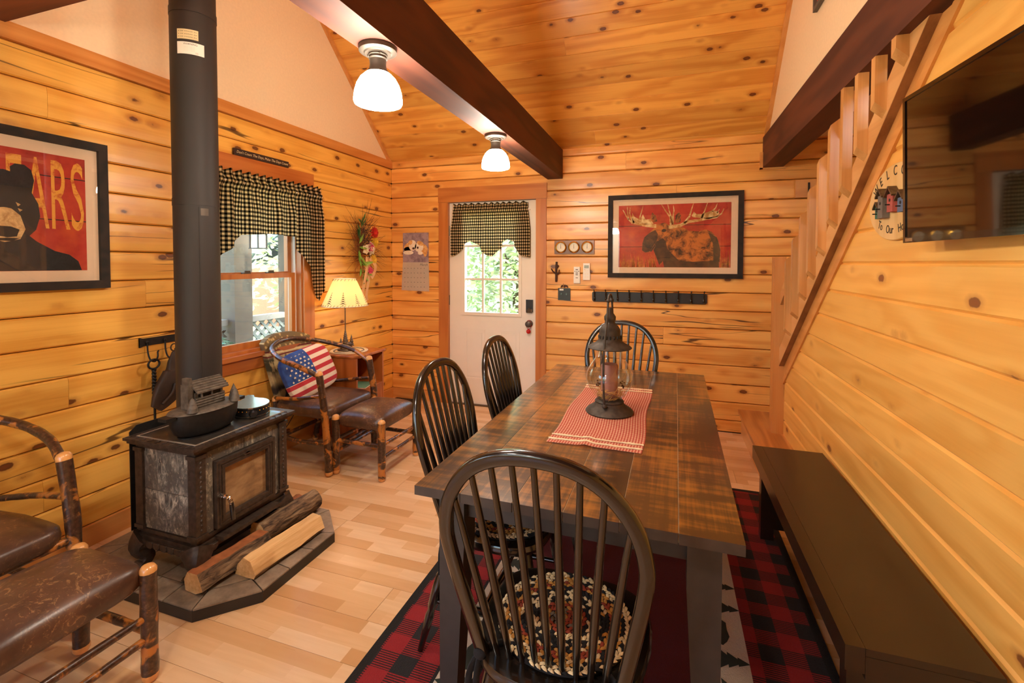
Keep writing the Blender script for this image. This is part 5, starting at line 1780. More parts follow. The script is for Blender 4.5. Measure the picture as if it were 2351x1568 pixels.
# --- moose (coordinates traced in the print's own frame: 0..1600 x 0..880, y down)
mo_, (pw, ph) = framed('moose_picture', wall_frame((.042, YB - .0005, 1.664), (1, 0, 0)), 1.100, .730, .040, .052, 'framed red moose print on the back wall')
prt = print_board(mo_, pw, ph, (ph * .33, -ph * .34))
def pz_(x, y, l=0): return ((x / 1600 * 2 - 1) * pw, (1 - y / 880 * 2) * ph, .0109 + l * .0003)
def fit_text(o, w, h, c):
    xs = [v.co.x for v in o.data.vertices]; ys = [v.co.y for v in o.data.vertices]
    kx, ky = w / (max(xs) - min(xs)), h / (max(ys) - min(ys))
    mx, my = (max(xs) + min(xs)) / 2, (max(ys) + min(ys)) / 2
    for v in o.data.vertices: v.co = ((v.co.x - mx) * kx + c[0], (v.co.y - my) * ky + c[1], v.co.z + c[2])
def shape(name, polys, mat, l, parent, mp):
    bm = B()
    for P_ in polys: fpoly(bm, [mp(x, y, l) for x, y in P_])
    bmesh.ops.recalc_face_normals(bm, faces=bm.faces)
    return finish(bm, name, mat, parent)
def tine(pts, w0, w1):
    """tapering stroke polygon through pts"""
    P_ = [Vector(p) for p in pts]
    L_, R_ = [], []
    for i, p in enumerate(P_):
        t = (P_[min(i + 1, len(P_) - 1)] - P_[max(i - 1, 0)]).normalized()
        n_ = Vector((-t.y, t.x)); w = w0 + (w1 - w0) * i / (len(P_) - 1)
        L_.append(p + n_ * w); R_.append(p - n_ * w)
    return [(v.x, v.y) for v in L_ + R_[::-1]]
BODY = [(930, 320), (1030, 375), (1150, 385), (1260, 360), (1340, 395), (1410, 470), (1450, 570), (1462, 700), (1445, 878), (680, 878), (660, 790), (640, 830), (608, 850), (580, 780), (540, 680), (520, 630), (560, 570), (580, 510), (660, 440), (740, 330)]
HEAD = [(520, 335), (580, 275), (680, 255), (770, 300), (770, 380), (700, 450), (600, 500), (560, 560), (530, 620), (480, 665), (400, 670), (355, 640), (350, 600), (370, 515), (390, 455), (450, 405)]
MUZ = [(355, 640), (358, 545), (388, 455), (460, 395), (548, 355), (585, 415), (570, 500), (520, 575), (470, 655), (400, 670)]
shape('moose_body', [BODY], M['print_fur'], 1, prt, pz_)
shape('moose_chest', [[(580, 510), (650, 460), (700, 520), (720, 620), (800, 700), (900, 790), (1100, 800), (1440, 780), (1445, 878), (680, 878), (660, 790), (610, 850), (560, 720), (525, 640)], [(1290, 400), (1410, 470), (1460, 640), (1450, 800), (1370, 780), (1360, 560)]], M['print_dark'], 2, prt, pz_)
shape('moose_head', [HEAD], M['print_fur'], 3, prt, pz_)
shape('moose_muzzle', [MUZ], M['print_dark'], 4, prt, pz_)
shape('moose_antlers', [
    tine([(560, 300), (420, 290), (300, 265), (200, 245), (140, 190), (62, 60)], 26, 5), tine([(150, 200), (135, 110), (128, 8)], 12, 3), tine([(230, 250), (180, 170), (165, 110), (172, 30)], 16, 4),
    tine([(320, 255), (318, 170), (345, 80), (365, 8)], 14, 3), [(205, 110), (240, 165), (300, 190), (310, 250), (210, 235), (195, 170)], [(340, 175), (362, 130), (385, 175), (400, 205), (470, 200), (520, 265), (400, 275), (330, 250)],
    tine([(740, 320), (900, 300), (1010, 250), (1150, 235), (1280, 215), (1400, 200), (1470, 150), (1500, 85)], 26, 6), tine([(770, 300), (760, 180), (690, 90), (632, -0)], 16, 4), tine([(790, 280), (770, 170), (740, 80), (722, 0)], 14, 4), tine([(800, 280), (800, 170), (812, 90), (802, 18)], 14, 4),
    tine([(960, 270), (1030, 180), (1060, 80), (1085, 0)], 18, 4), tine([(1195, 215), (1240, 110), (1278, 0)], 14, 4), [(1060, 170), (1090, 115), (1130, 150), (1200, 150), (1330, 110), (1400, 110), (1440, 140), (1420, 190), (1300, 220), (1080, 190)], tine([(1340, 120), (1390, 70), (1412, 10)], 12, 3), tine([(1410, 140), (1440, 90)], 10, 3)], M['print_antler'], 5, prt, pz_)
shape('moose_ears', [[(470, 200), (500, 105), (555, 160), (575, 235), (520, 250)], [(830, 250), (835, 160), (885, 105), (912, 160), (905, 250), (860, 270)]], M['print_fur'], 6, prt, pz_)
shape('moose_eye', [[(640, 355), (670, 340), (700, 350), (705, 375), (670, 390), (640, 380)], [(470, 655), (540, 560), (548, 580), (490, 660)]], M['ink'], 7, prt, pz_)
rr = random.Random(8)
gr_ = []
for k in range(170):
    x = rr.uniform(10, 560) if k < 125 else rr.uniform(1470, 1590)
    h = rr.uniform(60, 260)
    gr_.append([(x - 3, 878), (x + 3, 878), (x + rr.uniform(-30, 30), 878 - h)])
o = shape('painted_grass', gr_, M['print_grass'], 1, prt, pz_); o['kind'] = 'stuff'

# --- bear
bp_, (pw2, ph2) = framed('bear_picture', wall_frame((XL + .0005, 1.085, 1.664), (0, 1, 0)), 1.100, .730, .040, .052, 'framed red black bear print cut off by the left photo edge')
prt2 = print_board(bp_, pw2, ph2, (ph2 * .62, -ph2 * .12))
# traced in photo-zoom units: x 410 = right print edge, y 770..1372
def pb_(x, y, l=0):
    return (pw2 - (411 - x) / 400 * .318, ph2 - (y - 800) / 572 * 2 * ph2, .0109 + l * .0003)
tx = text_mesh('BEARS', .50, 'bear_letters', M['print_letter'], prt2, Matrix.Identity(4), ext=0)
fit_text(tx, .36, .33, (.270, .085, .0112))
half = [(30, 905), (62, 912), (58, 890), (80, 872), (120, 872), (150, 892), (162, 940), (150, 1000), (178, 1050), (185, 1110), (165, 1175), (135, 1205), (165, 1230), (250, 1275), (320, 1292), (365, 1325), (382, 1371)]
shape('bear_silhouette', [[(60 - x, y) for x, y in half[::-1]] + half], M['print_bear'], 3, prt2, pb_)
shape('bear_muzzle', [[(-35, 1100), (0, 1082), (30, 1078), (60, 1082), (98, 1112), (118, 1175), (95, 1222), (30, 1238), (-35, 1222), (-58, 1175)]], M['print_tan'], 4, prt2, pb_)
shape('bear_nose', [[(-15, 1180), (5, 1165), (55, 1165), (92, 1178), (80, 1210), (40, 1216), (0, 1210)], [(-30, 1222), (30, 1218), (92, 1218), (60, 1232), (0, 1232)]], M['ink'], 5, prt2, pb_)
shape('bear_brows', [[(78, 1050), (100, 1060), (88, 1070)], [(86, 1078), (108, 1085), (95, 1094)]], M['print_tan'], 5, prt2, pb_)

# small frame high on the right gable
sp = empty('small_picture', (0, 0, 0), 0, 'small pale framed picture high on the right gable wall', 'picture')
sp.matrix_world = wall_frame((XG - .0005, 2.865, 2.905), (0, -1, 0))
for a in ((-.13, .13, -.10, -.078), (-.13, .13, .078, .10), (-.13, -.108, -.078, .078), (.108, .13, -.078, .078)):
    bm = B(); box(bm, a[0], a[1], a[2], a[3], .001, .022); finish(bm, 'frame_rail', M['post_tan'], sp, bevel=.002)
bm = B(); box(bm, -.108, .108, -.078, .078, .003, .008); finish(bm, 'print', M['pet_red'], sp)

# ---------------------------------------------------------------- back wall odds and ends
# calendar
cl = empty('wall_calendar', (0, 0, 0), 0, 'wall calendar with two sleeping puppies left of the door', 'calendar')
cl.matrix_world = wall_frame((-2.474, YB - .001, 1.432), (1, 0, 0))
bm = B(); box(bm, -.150, .150, 0, .305, .001, .003); ph_ = finish(bm, 'photo_page', M['photo_mauve'], cl)
bm = B()
vs = [bm.verts.new(p) for p in ((-.152, 0, .003), (.152, 0, .003), (.158, -.30, .008), (-.165, -.292, .010))]
bm.faces.new(vs); bmesh.ops.solidify(bm, geom=bm.faces[:], thickness=.0015); pg = finish(bm, 'date_page', M['paper'], cl)
text_mesh('March', .036, 'month_name', M['ink_grey'], pg, Matrix.Translation((.095, -.026, .0088)), shear=.3, ext=0)
bm = B()
for r_ in range(5):
    for c_ in range(7):
        x, y = -.13 + c_ * .038, -.066 - r_ * .048
        box(bm, x, x + .009, y, y + .006, .0092 + r_ * .0002, .0094 + r_ * .0002)
o = finish(bm, 'date_marks', M['ink_grey'], pg); o['kind'] = 'stuff'
def blob(cx, cy, a, b, l, rot=0, n=18):
    c, s = math.cos(R(rot)), math.sin(R(rot))
    return [(cx + a * math.cos(t) * c - b * math.sin(t) * s, cy + a * math.cos(t) * s + b * math.sin(t) * c, .0032 + l * .0003) for t in [2 * math.pi * k / n for k in range(n)]]
def blobs(name, L_, mat):
    for b_ in L_:
        bm = B(); fpoly(bm, blob(*b_)); finish(bm, name, mat, ph_)
blobs('puppy_body', [(-.085, .155, .058, .045, 1, 35), (.09, .135, .055, .05, 1, -50), (-.09, .13, .05, .03, 1)], M['pup_tan'])
blobs('puppy_face', [(-.035, .175, .045, .055, 2), (.04, .155, .05, .05, 2), (-.085, .10, .06, .022, 2), (.055, .095, .03, .018, 2)], M['pup_white'])
blobs('puppy_patch', [(-.06, .205, .025, .022, 3, 30), (.055, .195, .04, .022, 3, -20), (.115, .10, .02, .045, 3, -10)], M['pup_tan'])
blobs('puppy_nose', [(-.025, .143, .014, .012, 4), (.025, .15, .011, .012, 4)], M['twig_dark'])
bm = B(); superell(bm, (0, .312, .006), .004, .004, .004, 1, 1, 8, 6); finish(bm, 'hanging_nail', M['brass'], cl)

# weather station with three brass dials
ws = empty('weather_station', (0, 0, 0), 0, 'wooden plaque with three brass dials beside the door', 'weather station')
ws.matrix_world = wall_frame((-.817, YB - .001, 1.573), (1, 0, 0))
bm = B(); box(bm, -.184, .184, -.062, .062, .001, .018); finish(bm, 'plaque', M['plaque'], ws, bevel=.004)
for x in (-.122, 0, .122):
    bm = B(); lathe(bm, [(.040, .018), (.052, .018), (.054, .026), (.050, .034), (.043, .036), (.040, .030), (.040, .018)], 36, (x, 0, 0), cap=False); d_ = finish(bm, 'bezel', M['brass'], ws, smooth=40)
    bm = B(); lathe(bm, [(0, .0235), (.0405, .0235), (.0405, .0190), (0, .0190)], 32, (x, 0, 0)); finish(bm, 'dial_face', M['ivory'], d_)
    bm = B(); prism(bm, [(x - .002, -.012), (x + .002, -.012), (x + .001, .030), (x - .001, .030)], 'z', .0242, .025); finish(bm, 'needle', M['ink'], d_)
    for k in range(12):
        an = 2 * math.pi * k / 12
        bm = B(); prism(bm, [(x + .033 * math.cos(an) - .001, .033 * math.sin(an) - .001), (x + .033 * math.cos(an) + .001, .033 * math.sin(an) - .001), (x + .036 * math.cos(an), .036 * math.sin(an) + .001)], 'z', .0237, .0241); finish(bm, 'hour_mark', M['ink_grey'], d_)

# twig coat hook
tw = empty('twig_hook', (0, 0, 0), 0, 'dark metal twig shaped hook under the brass dials', 'hook')
tw.matrix_world = wall_frame((-.985, YB - .001, 1.345), (1, 0, 0))
bm = B(); tube(bm, bez([(.004, .094, .008), (0, .03, .012), (.002, -.04, .012), (.0, -.094, .008)], 14), [.010, .0095, .011, .009, .010, .011, .010, .012, .011, .012, .011, .011, .010, .010, .010][:15], 8); stem_ = finish(bm, 'stem', M['twig_dark'], tw, smooth=60)
for P_ in ([(0, -.02, .012), (-.028, .005, .025), (-.040, .03, .04)], [(0, -.03, .012), (.026, -.01, .025), (.036, .02, .04)], [(0, .03, .012), (.016, .05, .018), (.022, .062, .022)]):
    bm = B(); tube(bm, bez(P_, 8), [.009, .008, .0075, .007, .0065, .006, .006, .006, .005][:9], 8); finish(bm, 'branch', M['twig_dark'], tw, smooth=60)

# remotes in wall holders
def remote(x, z, w, h, label, lcd):
    e = empty('remote_control', (0, 0, 0), 0, label, 'remote', 'wall remotes')
    e.matrix_world = wall_frame((x, YB - .001, z), (1, 0, 0))
    bm = B(); box(bm, -w / 2, w / 2, -h / 2, h / 2, .004, .022); finish(bm, 'body', M['white_plastic'], e, bevel=.006, seg=2)
    bm = B(); box(bm, -w / 2 - .003, w / 2 + .003, -h / 2 - .004, -h * .1, .001, .012); finish(bm, 'holder', M['white_plastic'], e, bevel=.003)
    if lcd:
        bm = B(); box(bm, -w * .34, w * .34, h * .20, h * .38, .022, .0228); finish(bm, 'display', plain('grey_display', '#8E9688', .3), e)
        for r_ in range(3):
            for c_ in (-1, 1):
                bm = B(); box(bm, c_ * w * .18 - .006, c_ * w * .18 + .006, h * .04 - r_ * .028 - .004, h * .04 - r_ * .028 + .004, .022, .0232); finish(bm, 'button', M['ivory'], e)
        bm = B(); superell(bm, (-w * .25, h * .12, .0224), .003, .003, .001, 1, 1, 8, 4); finish(bm, 'power_button', M['pet_red'], e)
    else:
        for r_, n in enumerate((1, 3, 1, 1)):
            for c_ in range(n):
                xx = (c_ - (n - 1) / 2) * .016
                bm = B(); box(bm, xx - (.004 if n > 1 else .011), xx + (.004 if n > 1 else .011), h * .33 - r_ * .016 - .003, h * .33 - r_ * .016 + .003, .022, .0234); finish(bm, 'button', M['ink'], e)
        bm = B(); box(bm, -.010, .010, -h * .2, -h * .15, .022, .0228); finish(bm, 'brand_print', M['ink_grey'], e)
remote(-.789, 1.318, .056, .150, 'white remote control with black buttons, left of the two', False)
remote(-.700, 1.350, .062, .150, 'white remote control with a display, right of the two', True)

# switch plate with leafy crest
sp_ = empty('switch_plate', (0, 0, 0), 0, 'black double switch plate with leaf crest beside the door', 'switch')
sp_.matrix_world = wall_frame((-.909, YB - .001, 1.137), (1, 0, 0))
bm = B(); box(bm, -.058, .058, -.056, .056, .001, .009); finish(bm, 'plate', M['black_satin'], sp_, bevel=.002)
for x in (-.024, .024):
    bm = B(); box(bm, x - .005, x + .005, -.006, .012, .009, .020); finish(bm, 'toggle', M['black_gloss'], sp_, bevel=.002)
bm = B(); box(bm, -.044, -.006, .034, .050, .009, .0096); finish(bm, 'white_sticker', M['white_plastic'], sp_)
bm = B(); tube(bm, bez([(-.035, .058, .004), (-.01, .072, .006), (.0, .062, .006), (.012, .074, .006), (.034, .060, .004)], 20), .002, 6); tube(bm, [(0, .062, .006), (-.008, .10, .006)], .0016, 6); finish(bm, 'vine', M['twig_dark'], sp_)
for x, rot in ((-.022, 40), (.026, -40), (.006, 80)):
    bm = B(); fpoly(bm, [(x + a * math.cos(R(rot)) - b * math.sin(R(rot)), .074 + a * math.sin(R(rot)) + b * math.cos(R(rot)), .008) for a, b in ((-.016, 0), (-.004, .009), (.010, .006), (.018, 0), (.010, -.006), (-.004, -.009))]); bmesh.ops.solidify(bm, geom=bm.faces[:], thickness=.0015); finish(bm, 'leaf', M['twig_dark'], sp_)

# coat rack with ten hooks
cr = empty('coat_rack', (0, 0, 0), 0, 'long black coat rack with ten hooks under the moose print', 'coat rack')
cr.matrix_world = wall_frame((-.163, YB - .001, 1.124), (1, 0, 0))
bm = B()
prism(bm, [(-.485, -.034), (-.473, -.046), (.473, -.046), (.485, -.034), (.485, .034), (.473, .046), (-.473, .046), (-.485, .034)], 'z', .001, .019); finish(bm, 'board', M['black_satin'], cr, bevel=.003)
for k in range(10):
    x = -.462 + k * .1025
    bm = B()
    superell(bm, (x, -.018, .022), .010, .022, .004, .8, .8, 12, 6)
    tube(bm, bez([(x, -.008, .022), (x, .0, .035), (x, .022, .044), (x, .045, .050), (x, .060, .064)], 14), [.0055, .0052, .005, .005, .005, .005, .005, .005, .005, .005, .005, .0055, .006, .007][:13], 8)
    tube(bm, bez([(x, -.022, .022), (x, -.034, .036), (x, -.030, .052), (x, -.016, .058)], 10), .005, 8)
    superell(bm, (x, .061, .066), .0075, .0075, .0075, 1, 1, 8, 6)
    finish(bm, 'hook', M['black_gloss'], cr, smooth=60)

# wooden block with a latch on the stairwell end of the back wall
bk = empty('latch_block', (0, 0, 0), 0, 'small wood block with black latch on the back wall behind the balusters', 'latch')
bk.matrix_world = wall_frame((1.03, YB - .001, 2.02), (1, 0, 0))
bm = B(); box(bm, -.07, .07, -.07, .07, .001, .03); finish(bm, 'block', M['trim_x'], bk, bevel=.003)
bm = B(); box(bm, .015, .027, -.04, .045, .03, .04); finish(bm, 'latch_bar', M['black_iron'], bk, bevel=.002)

# red bell hanging from the door knob
be = empty('red_bell', (-1.252, YD - .033, .805), 0, 'small red bell hanging from the door knob', 'bell')
bm = B(); superell(bm, (0, 0, -.032), .022, .022, .022, 1, 1, 18, 10); finish(bm, 'bell_body', M['red'], be, smooth=80)
bm = B(); tube(bm, [(.026 * math.cos(2 * math.pi * k / 20) + .002, -.0, .033 + .042 * math.sin(2 * math.pi * k / 20)) for k in range(20)], .002, 6, closed=True); finish(bm, 'loop', M['red'], be)

# ---------------------------------------------------------------- left wall: sign over the window, wreath
sg = empty('slat_sign', (0, 0, 0), 0, 'narrow dark motto board resting on the window casing', 'sign')
sg.matrix_world = wall_frame((XL + .004, 2.618, 2.1475), (0, 1, 0))
bm = B(); box(bm, -.236, .236, .0, .045, .001, .017); finish(bm, 'board', plain('dark_brown_sign', '#2E1A12', .5), sg, bevel=.001)
lt = text_mesh("Don't Count The Days, Make The Days Count", .031, 'lettering', M['ink_gold'], sg, Matrix.Identity(4), shear=.25)
fit_text(lt, .445, .024, (.006, .022, .0175))

wr = empty('twig_wreath', (XL + .012, 3.725, 1.585), 0, 'dried twig wall spray with flowers and peach ribbon by the lamp', 'wreath')
rr = random.Random(14)
bm = B()
for k in range(210):
    up = rr.random()
    if k < 120: an = rr.uniform(-1.2, 2.6)
    else: an = rr.uniform(2.0, 4.6)
    r0, r1 = rr.uniform(.0, .07), rr.uniform(.13, .30)
    c = Vector((.02, rr.uniform(-.04, .04), rr.uniform(-.12, .14)))
    d = Vector((rr.uniform(-.02, .25), math.cos(an), math.sin(an) * 1.05)).normalized()
    q = Vector((rr.uniform(0, .1), rr.uniform(-1, 1), rr.uniform(-1, 1))) * .05
    P_ = [c + d * r0, c + d * (r0 + r1) * .55 + q * .5, c + d * r1 + q]
    P_ = [Vector((max(.0015, p.x), min(p.y, .455), p.z)) for p in P_]
    tube(bm, P_, [.0016, .0012, .0006], 4, mi=0 if k < 120 else 1)
o = finish(bm, 'twigs', [M['twig_dark'], M['twig']], wr); o['kind'] = 'stuff'
def leaf_obj(p, d, l, w, mat):
    bm = B()
    d = d.normalized(); s = d.cross(Vector((1, .1, .2))).normalized(); n_ = d.cross(s)
    a = [p, p + d * l * .35 + s * w, p + d * l * .75 + s * w * .6, p + d * l, p + d * l * .75 - s * w * .6, p + d * l * .35 - s * w]
    vs = [bm.verts.new(v) for v in a]; m_ = bm.verts.new(p + d * l * .5 + n_ * w * .4)
    for i in range(6): bm.faces.new((vs[i], vs[(i + 1) % 6], m_))
    return finish(bm, 'leaf', mat, wr, smooth=60)
for k in range(22):
    z = .20 - k * .021
    p = Vector((.05, -.02 - .06 * math.sin(k / 21 * 3.1), z))
    leaf_obj(p, Vector((.3, rr.uniform(-1, .5), rr.uniform(.2, 1) if k < 10 else rr.uniform(-1, .4))), rr.uniform(.07, .12), .017, M['leaf2'] if k < 9 else M['leaf'])
def flower(y, z, r_, mat, n=10, layers=3):
    bm = B()
    for L_ in range(layers):
        rr_ = r_ * (1 - .28 * L_)
        for k in range(n):
            an = 2 * math.pi * (k + .5 * L_) / n
            d = Vector((0, math.cos(an), math.sin(an))); t = Vector((0, -math.sin(an), math.cos(an)))
            c = Vector((.075 + .010 * L_, y, z))
            w = rr_ * 2.2 / n
            fpoly(bm, [c, c + d * rr_ * .6 + t * w + Vector((.012, 0, 0)), c + d * rr_ + Vector((.004, 0, 0)), c + d * rr_ * .6 - t * w + Vector((.012, 0, 0))])
    superell(bm, (.095, y, z), r_ * .25, r_ * .3, r_ * .3, 1, 1, 8, 6)
    return finish(bm, 'flower', mat, wr, smooth=60)
flower(.085, .110, .060, M['pet_red'], 12, 4); flower(.09, .035, .055, M['pet_yellow'], 12, 3); flower(.035, -.02, .062, M['pet_cream'], 7, 2); flower(.035, -.015, .052, M['pet_pink'], 10, 3); flower(.065, -.115, .054, M['pet_yellow'], 10, 3); flower(.02, -.20, .038, M['pet_pink'], 9, 3); flower(-.035, -.03, .045, M['pet_cream'], 5, 1)
def ribbon(P_, w):
    bm = B()
    tube(bm, bez(P_, 20), 1.0, 8, flat=(.0012, w), up=(1, 0, 0)); return finish(bm, 'ribbon', M['ribbon'], wr, smooth=60)
ribbon([(.07, -.0, -.09), (.085, -.03, -.20), (.06, -.045, -.36), (.05, -.03, -.46)], .019)
ribbon([(.07, .01, -.09), (.07, .02, -.25), (.05, .012, -.40), (.045, .03, -.45)], .017)
ribbon([(.08, .02, -.10), (.095, .075, -.16), (.08, .08, -.22), (.075, .045, -.265)], .018)

wr.scale = (1.15, 1.15, 1.15)
# ---------------------------------------------------------------- stair wall: welcome plaque and TV
wc = empty('welcome_sign', (0, 0, 0), 0, 'oval wooden welcome plaque with birdhouses half behind the television', 'sign')
wc.matrix_world = wall_frame((XR - .001, 2.065, 1.657), (0, -1, 0))
bm = B(); prism(bm, [(.225 * math.cos(2 * math.pi * k / 40), .140 * math.sin(2 * math.pi * k / 40)) for k in range(40)], 'z', .001, .014); finish(bm, 'board', M['tan_wood'], wc, bevel=.002)
for i, ch in enumerate('WELCOME'):
    an = R(90 + (3 - i) * 19.5)
    mx_ = Matrix.Translation((.185 * math.cos(an), .112 * math.sin(an), .0146)) @ Matrix.Rotation((an - math.pi / 2) * .75, 4, 'Z')
    text_mesh(ch, .052, 'letter', M['ink'], wc, mx_, sx=.8)
for i, wd in enumerate(('To', 'Our', 'Home')):
    x = (-.115, -.035, .075)[i]
    text_mesh(wd, .044, 'letter', M['ink'], wc, Matrix.Translation((x, (-.080, -.100, -.092)[i], .0146)) @ Matrix.Rotation(R((-22, -5, 12)[i]), 4, 'Z'), sx=.8)
for x, y, w, h, m_, dd in ((-.108, -.030, .032, .045, '#2F6A5C', .016), (-.058, -.012, .042, .085, '#6A625C', .024), (.012, -.005, .046, .065, '#A5504A', .02), (.09, -.02, .045, .05, '#5A6A8A', .018)):
    bm = B(); box(bm, x - w / 2, x + w / 2, y - h / 2, y + h / 2, .014, .014 + dd); bh = finish(bm, 'birdhouse', plain('birdhouse_paint', m_, .7, vary=.15), wc)
    bm = B(); prism(bm, [(x - w * .72, y + h / 2 - .004), (x, y + h / 2 + w * .62), (x + w * .72, y + h / 2 - .004), (x + w * .66, y + h / 2 - .010), (x, y + h / 2 + w * .46), (x - w * .66, y + h / 2 - .010)], 'z', .014, .014 + dd + .008); finish(bm, 'roof', M['bronze'], bh)
    bm = B(); lathe(bm, [(0, 0), (.006, 0), (.006, .001), (0, .001)], 12, (x, y + h * .15, .0141 + dd)); finish(bm, 'entrance_hole', M['ink'], bh)
    bm = B(); tube(bm, [(x, y - h * .1, .014 + dd), (x, y - h * .1, .028 + dd)], .0025, 6); finish(bm, 'perch', M['ink'], bh)

tv = empty('television', (0, 0, 0), 0, 'wall mounted black flat screen television on the stair wall', 'television')
tv.matrix_world = wall_frame((XR - .049, 1.402, 1.7235), (math.sin(R(3.2)), -math.cos(R(3.2)), 0)) @ Matrix.Rotation(R(1.4), 4, 'X')
tw_, th_ = .40, .2265
bm = B(); box(bm, -tw_, tw_, -th_, th_, .0, .021); cs = finish(bm, 'case', M['tv_bezel'], tv, bevel=.004)
bm = B(); box(bm, -tw_ + .012, tw_ - .012, -th_ + .018, th_ - .012, .0211, .0222); finish(bm, 'screen', M['tv_screen'], tv)
bm = B()
for a in ((-tw_, tw_, -th_, -th_ + .018), (-tw_, tw_, th_ - .012, th_), (-tw_, -tw_ + .012, -th_ + .018, th_ - .012), (tw_ - .012, tw_, -th_ + .018, th_ - .012)):
    box(bm, a[0], a[1], a[2], a[3], .0211, .0255)
finish(bm, 'bezel', M['tv_bezel'], tv, bevel=.0015)
bm = B(); box(bm, -tw_ + .014, -tw_ + .052, -th_ + .004, -th_ + .014, .0256, .0262); finish(bm, 'badge_sticker', M['chrome'], tv)
bm = B(); box(bm, -.12, .12, -.12, .12, -.0275, -.0005); finish(bm, 'wall_mount', M['black_iron'], tv)
# ---------------------------------------------------------------- outside the windows
bm = B(); box(bm, -60, 60, -60, 60, -.75, -.7); tag(finish(bm, 'ground', M['grass']), kind='structure')
pd = tag(empty('porch_deck', (-3.9, 2.6, 0)), kind='structure')
bm = B(); box(bm, -1.2, .94, -3.4, 3.6, -.7, -.16); finish(bm, 'deck_joists', M['deck'], pd)
for i in range(15):
    bm = B(); box(bm, -1.2 + i * .143, -1.2 + i * .143 + .138, -3.4, 3.6, -.158, -.13); finish(bm, 'deck_board', M['deck'], pd)
for x, y, s, lab in ((-4.4, 3.82, .11, 'broad weathered porch post seen through the window'), (-4.4, 4.60, .10, 'thinner porch post at the right edge of the window view')):
    e = empty('porch_post', (x, y, -.13), 0, lab, 'post', 'porch posts')
    bm = B(); box(bm, -s, s, -s, s, .0, 3.4); finish(bm, 'shaft', M['post_tan'], e, bevel=.01)
    bm = B(); box(bm, -s - .02, s + .02, -s - .02, s + .02, 0, .14); finish(bm, 'plinth', M['deck'], e)
rl = empty('porch_railing', (-4.4, 3.0, -.13), 0, 'grey lattice porch railing beyond the window', 'railing')
for (y0, y1) in ((-2.6, .68), (.96, 1.47), (1.74, 3.2)):
    bm = B(); box(bm, -.05, .05, y0, y1, .90, .96); finish(bm, 'top_rail', M['deck'], rl, bevel=.006)
    bm = B(); box(bm, -.03, .03, y0, y1, .08, .14); finish(bm, 'bottom_rail', M['deck'], rl)
    k = 0
    yy = y0 - .76
    while yy < y1:
        for sgn, dx in ((1, -.006), (-1, .006)):
            # one diagonal lath clipped to the panel
            a0, a1, b0, b1 = (yy, yy + .76, .14, .90) if sgn > 0 else (yy + .76, yy, .14, .90)
            def clip(p, q):
                (ya, za), (yb, zb) = p, q
                t0, t1 = 0, 1
                d = yb - ya
                ta, tb = (y0 - ya) / d, (y1 - ya) / d
                if ta > tb: ta, tb = tb, ta
                t0, t1 = max(0, ta), min(1, tb)
                if t1 - t0 < .03: return None
                return (ya + d * t0, za + (zb - za) * t0), (ya + d * t1, za + (zb - za) * t1)
            c = clip((a0, b0), (a1, b1))
            if c:
                (p0y, p0z), (p1y, p1z) = c
                w = .021
                bm = B()
                prism(bm, [(p0y - w, p0z), (p0y + w, p0z), (p1y + w, p1z), (p1y - w, p1z)], 'x', dx - .005, dx + .005)
                finish(bm, 'lath', M['lattice'], rl)
        yy += .115
# hanging porch lantern
bm = B(); box(bm, -4.2, -4.0, -.8, 6.2, 2.50, 2.70); tag(finish(bm, 'porch_beam', M['post_tan']), kind='structure')
ln = empty('porch_lantern', (-4.1, 3.84, 1.58), 0, 'small square porch lantern hanging outside the window top', 'lantern')
bm = B()
for sx in (-1, 1):
    for sy in (-1, 1): box(bm, sx * .055 - .006, sx * .055 + .006, sy * .055 - .006, sy * .055 + .006, 0, .16)
box(bm, -.065, .065, -.065, .065, -.01, .0); box(bm, -.065, .065, -.065, .065, .16, .17)
finish(bm, 'cage', M['black_satin'], ln)
bm = B(); box(bm, -.05, .05, -.05, .05, .002, .158); finish(bm, 'lantern_pane', M['ivory'], ln)
bm = B(); lathe(bm, [(.08, .17), (.02, .22), (.006, .23), (.006, .92)], 4); finish(bm, 'hood', M['black_satin'], ln)
# fern in a pot on the porch
fn = empty('porch_fern', (-3.55, 2.72, -.13), 0, 'green potted fern standing on the porch below the window', 'fern')
bm = B(); lathe(bm, [(.10, 0), (.15, .45), (.17, .45), (.17, .50), (.13, .5), (.13, .44)], 20); finish(bm, 'pot', M['deck'], fn, smooth=40)
rf = random.Random(5)
for i in range(26):
    an, ln_, h = rf.uniform(0, 6.28), rf.uniform(.28, .48), rf.uniform(.25, .62)
    P_ = bez([(0, 0, .5), (math.cos(an) * ln_ * .4, math.sin(an) * ln_ * .4, .5 + h * .75), (math.cos(an) * ln_, math.sin(an) * ln_, .5 + h * .75 - .10)], 14)
    bm = B()
    tube(bm, P_, .003, 4)
    for j in range(3, len(P_)):
        t = (P_[j] - P_[j - 1]).normalized()
        sd = t.cross(Vector((0, 0, 1))).normalized()
        l_ = .075 * (1 - j / (len(P_) + 2))
        for s_ in (-1, 1):
            q = P_[j]
            fpoly(bm, [q, q + sd * s_ * l_ + t * .012, q + sd * s_ * l_ * .9 + t * .026 - Vector((0, 0, .01)), q + t * .018])
    finish(bm, 'frond', M['fol3'], fn)
# small shed beyond the railing
sh = empty('garden_shed', (-12.6, 13.6, -.7), 20, 'small shed with blue-grey roof far beyond the porch', 'shed')
bm = B(); box(bm, -1.2, 1.2, -1.5, 1.5, 0, 2.0); finish(bm, 'shed_wall', M['shed_wall'], sh)
bm = B(); prism(bm, [(-1.5, 1.9), (0, 3.0), (1.5, 1.9), (1.5, 2.05), (0, 3.15), (-1.5, 2.05)], 'y', -1.7, 1.7); finish(bm, 'roof', M['shed_roof'], sh)

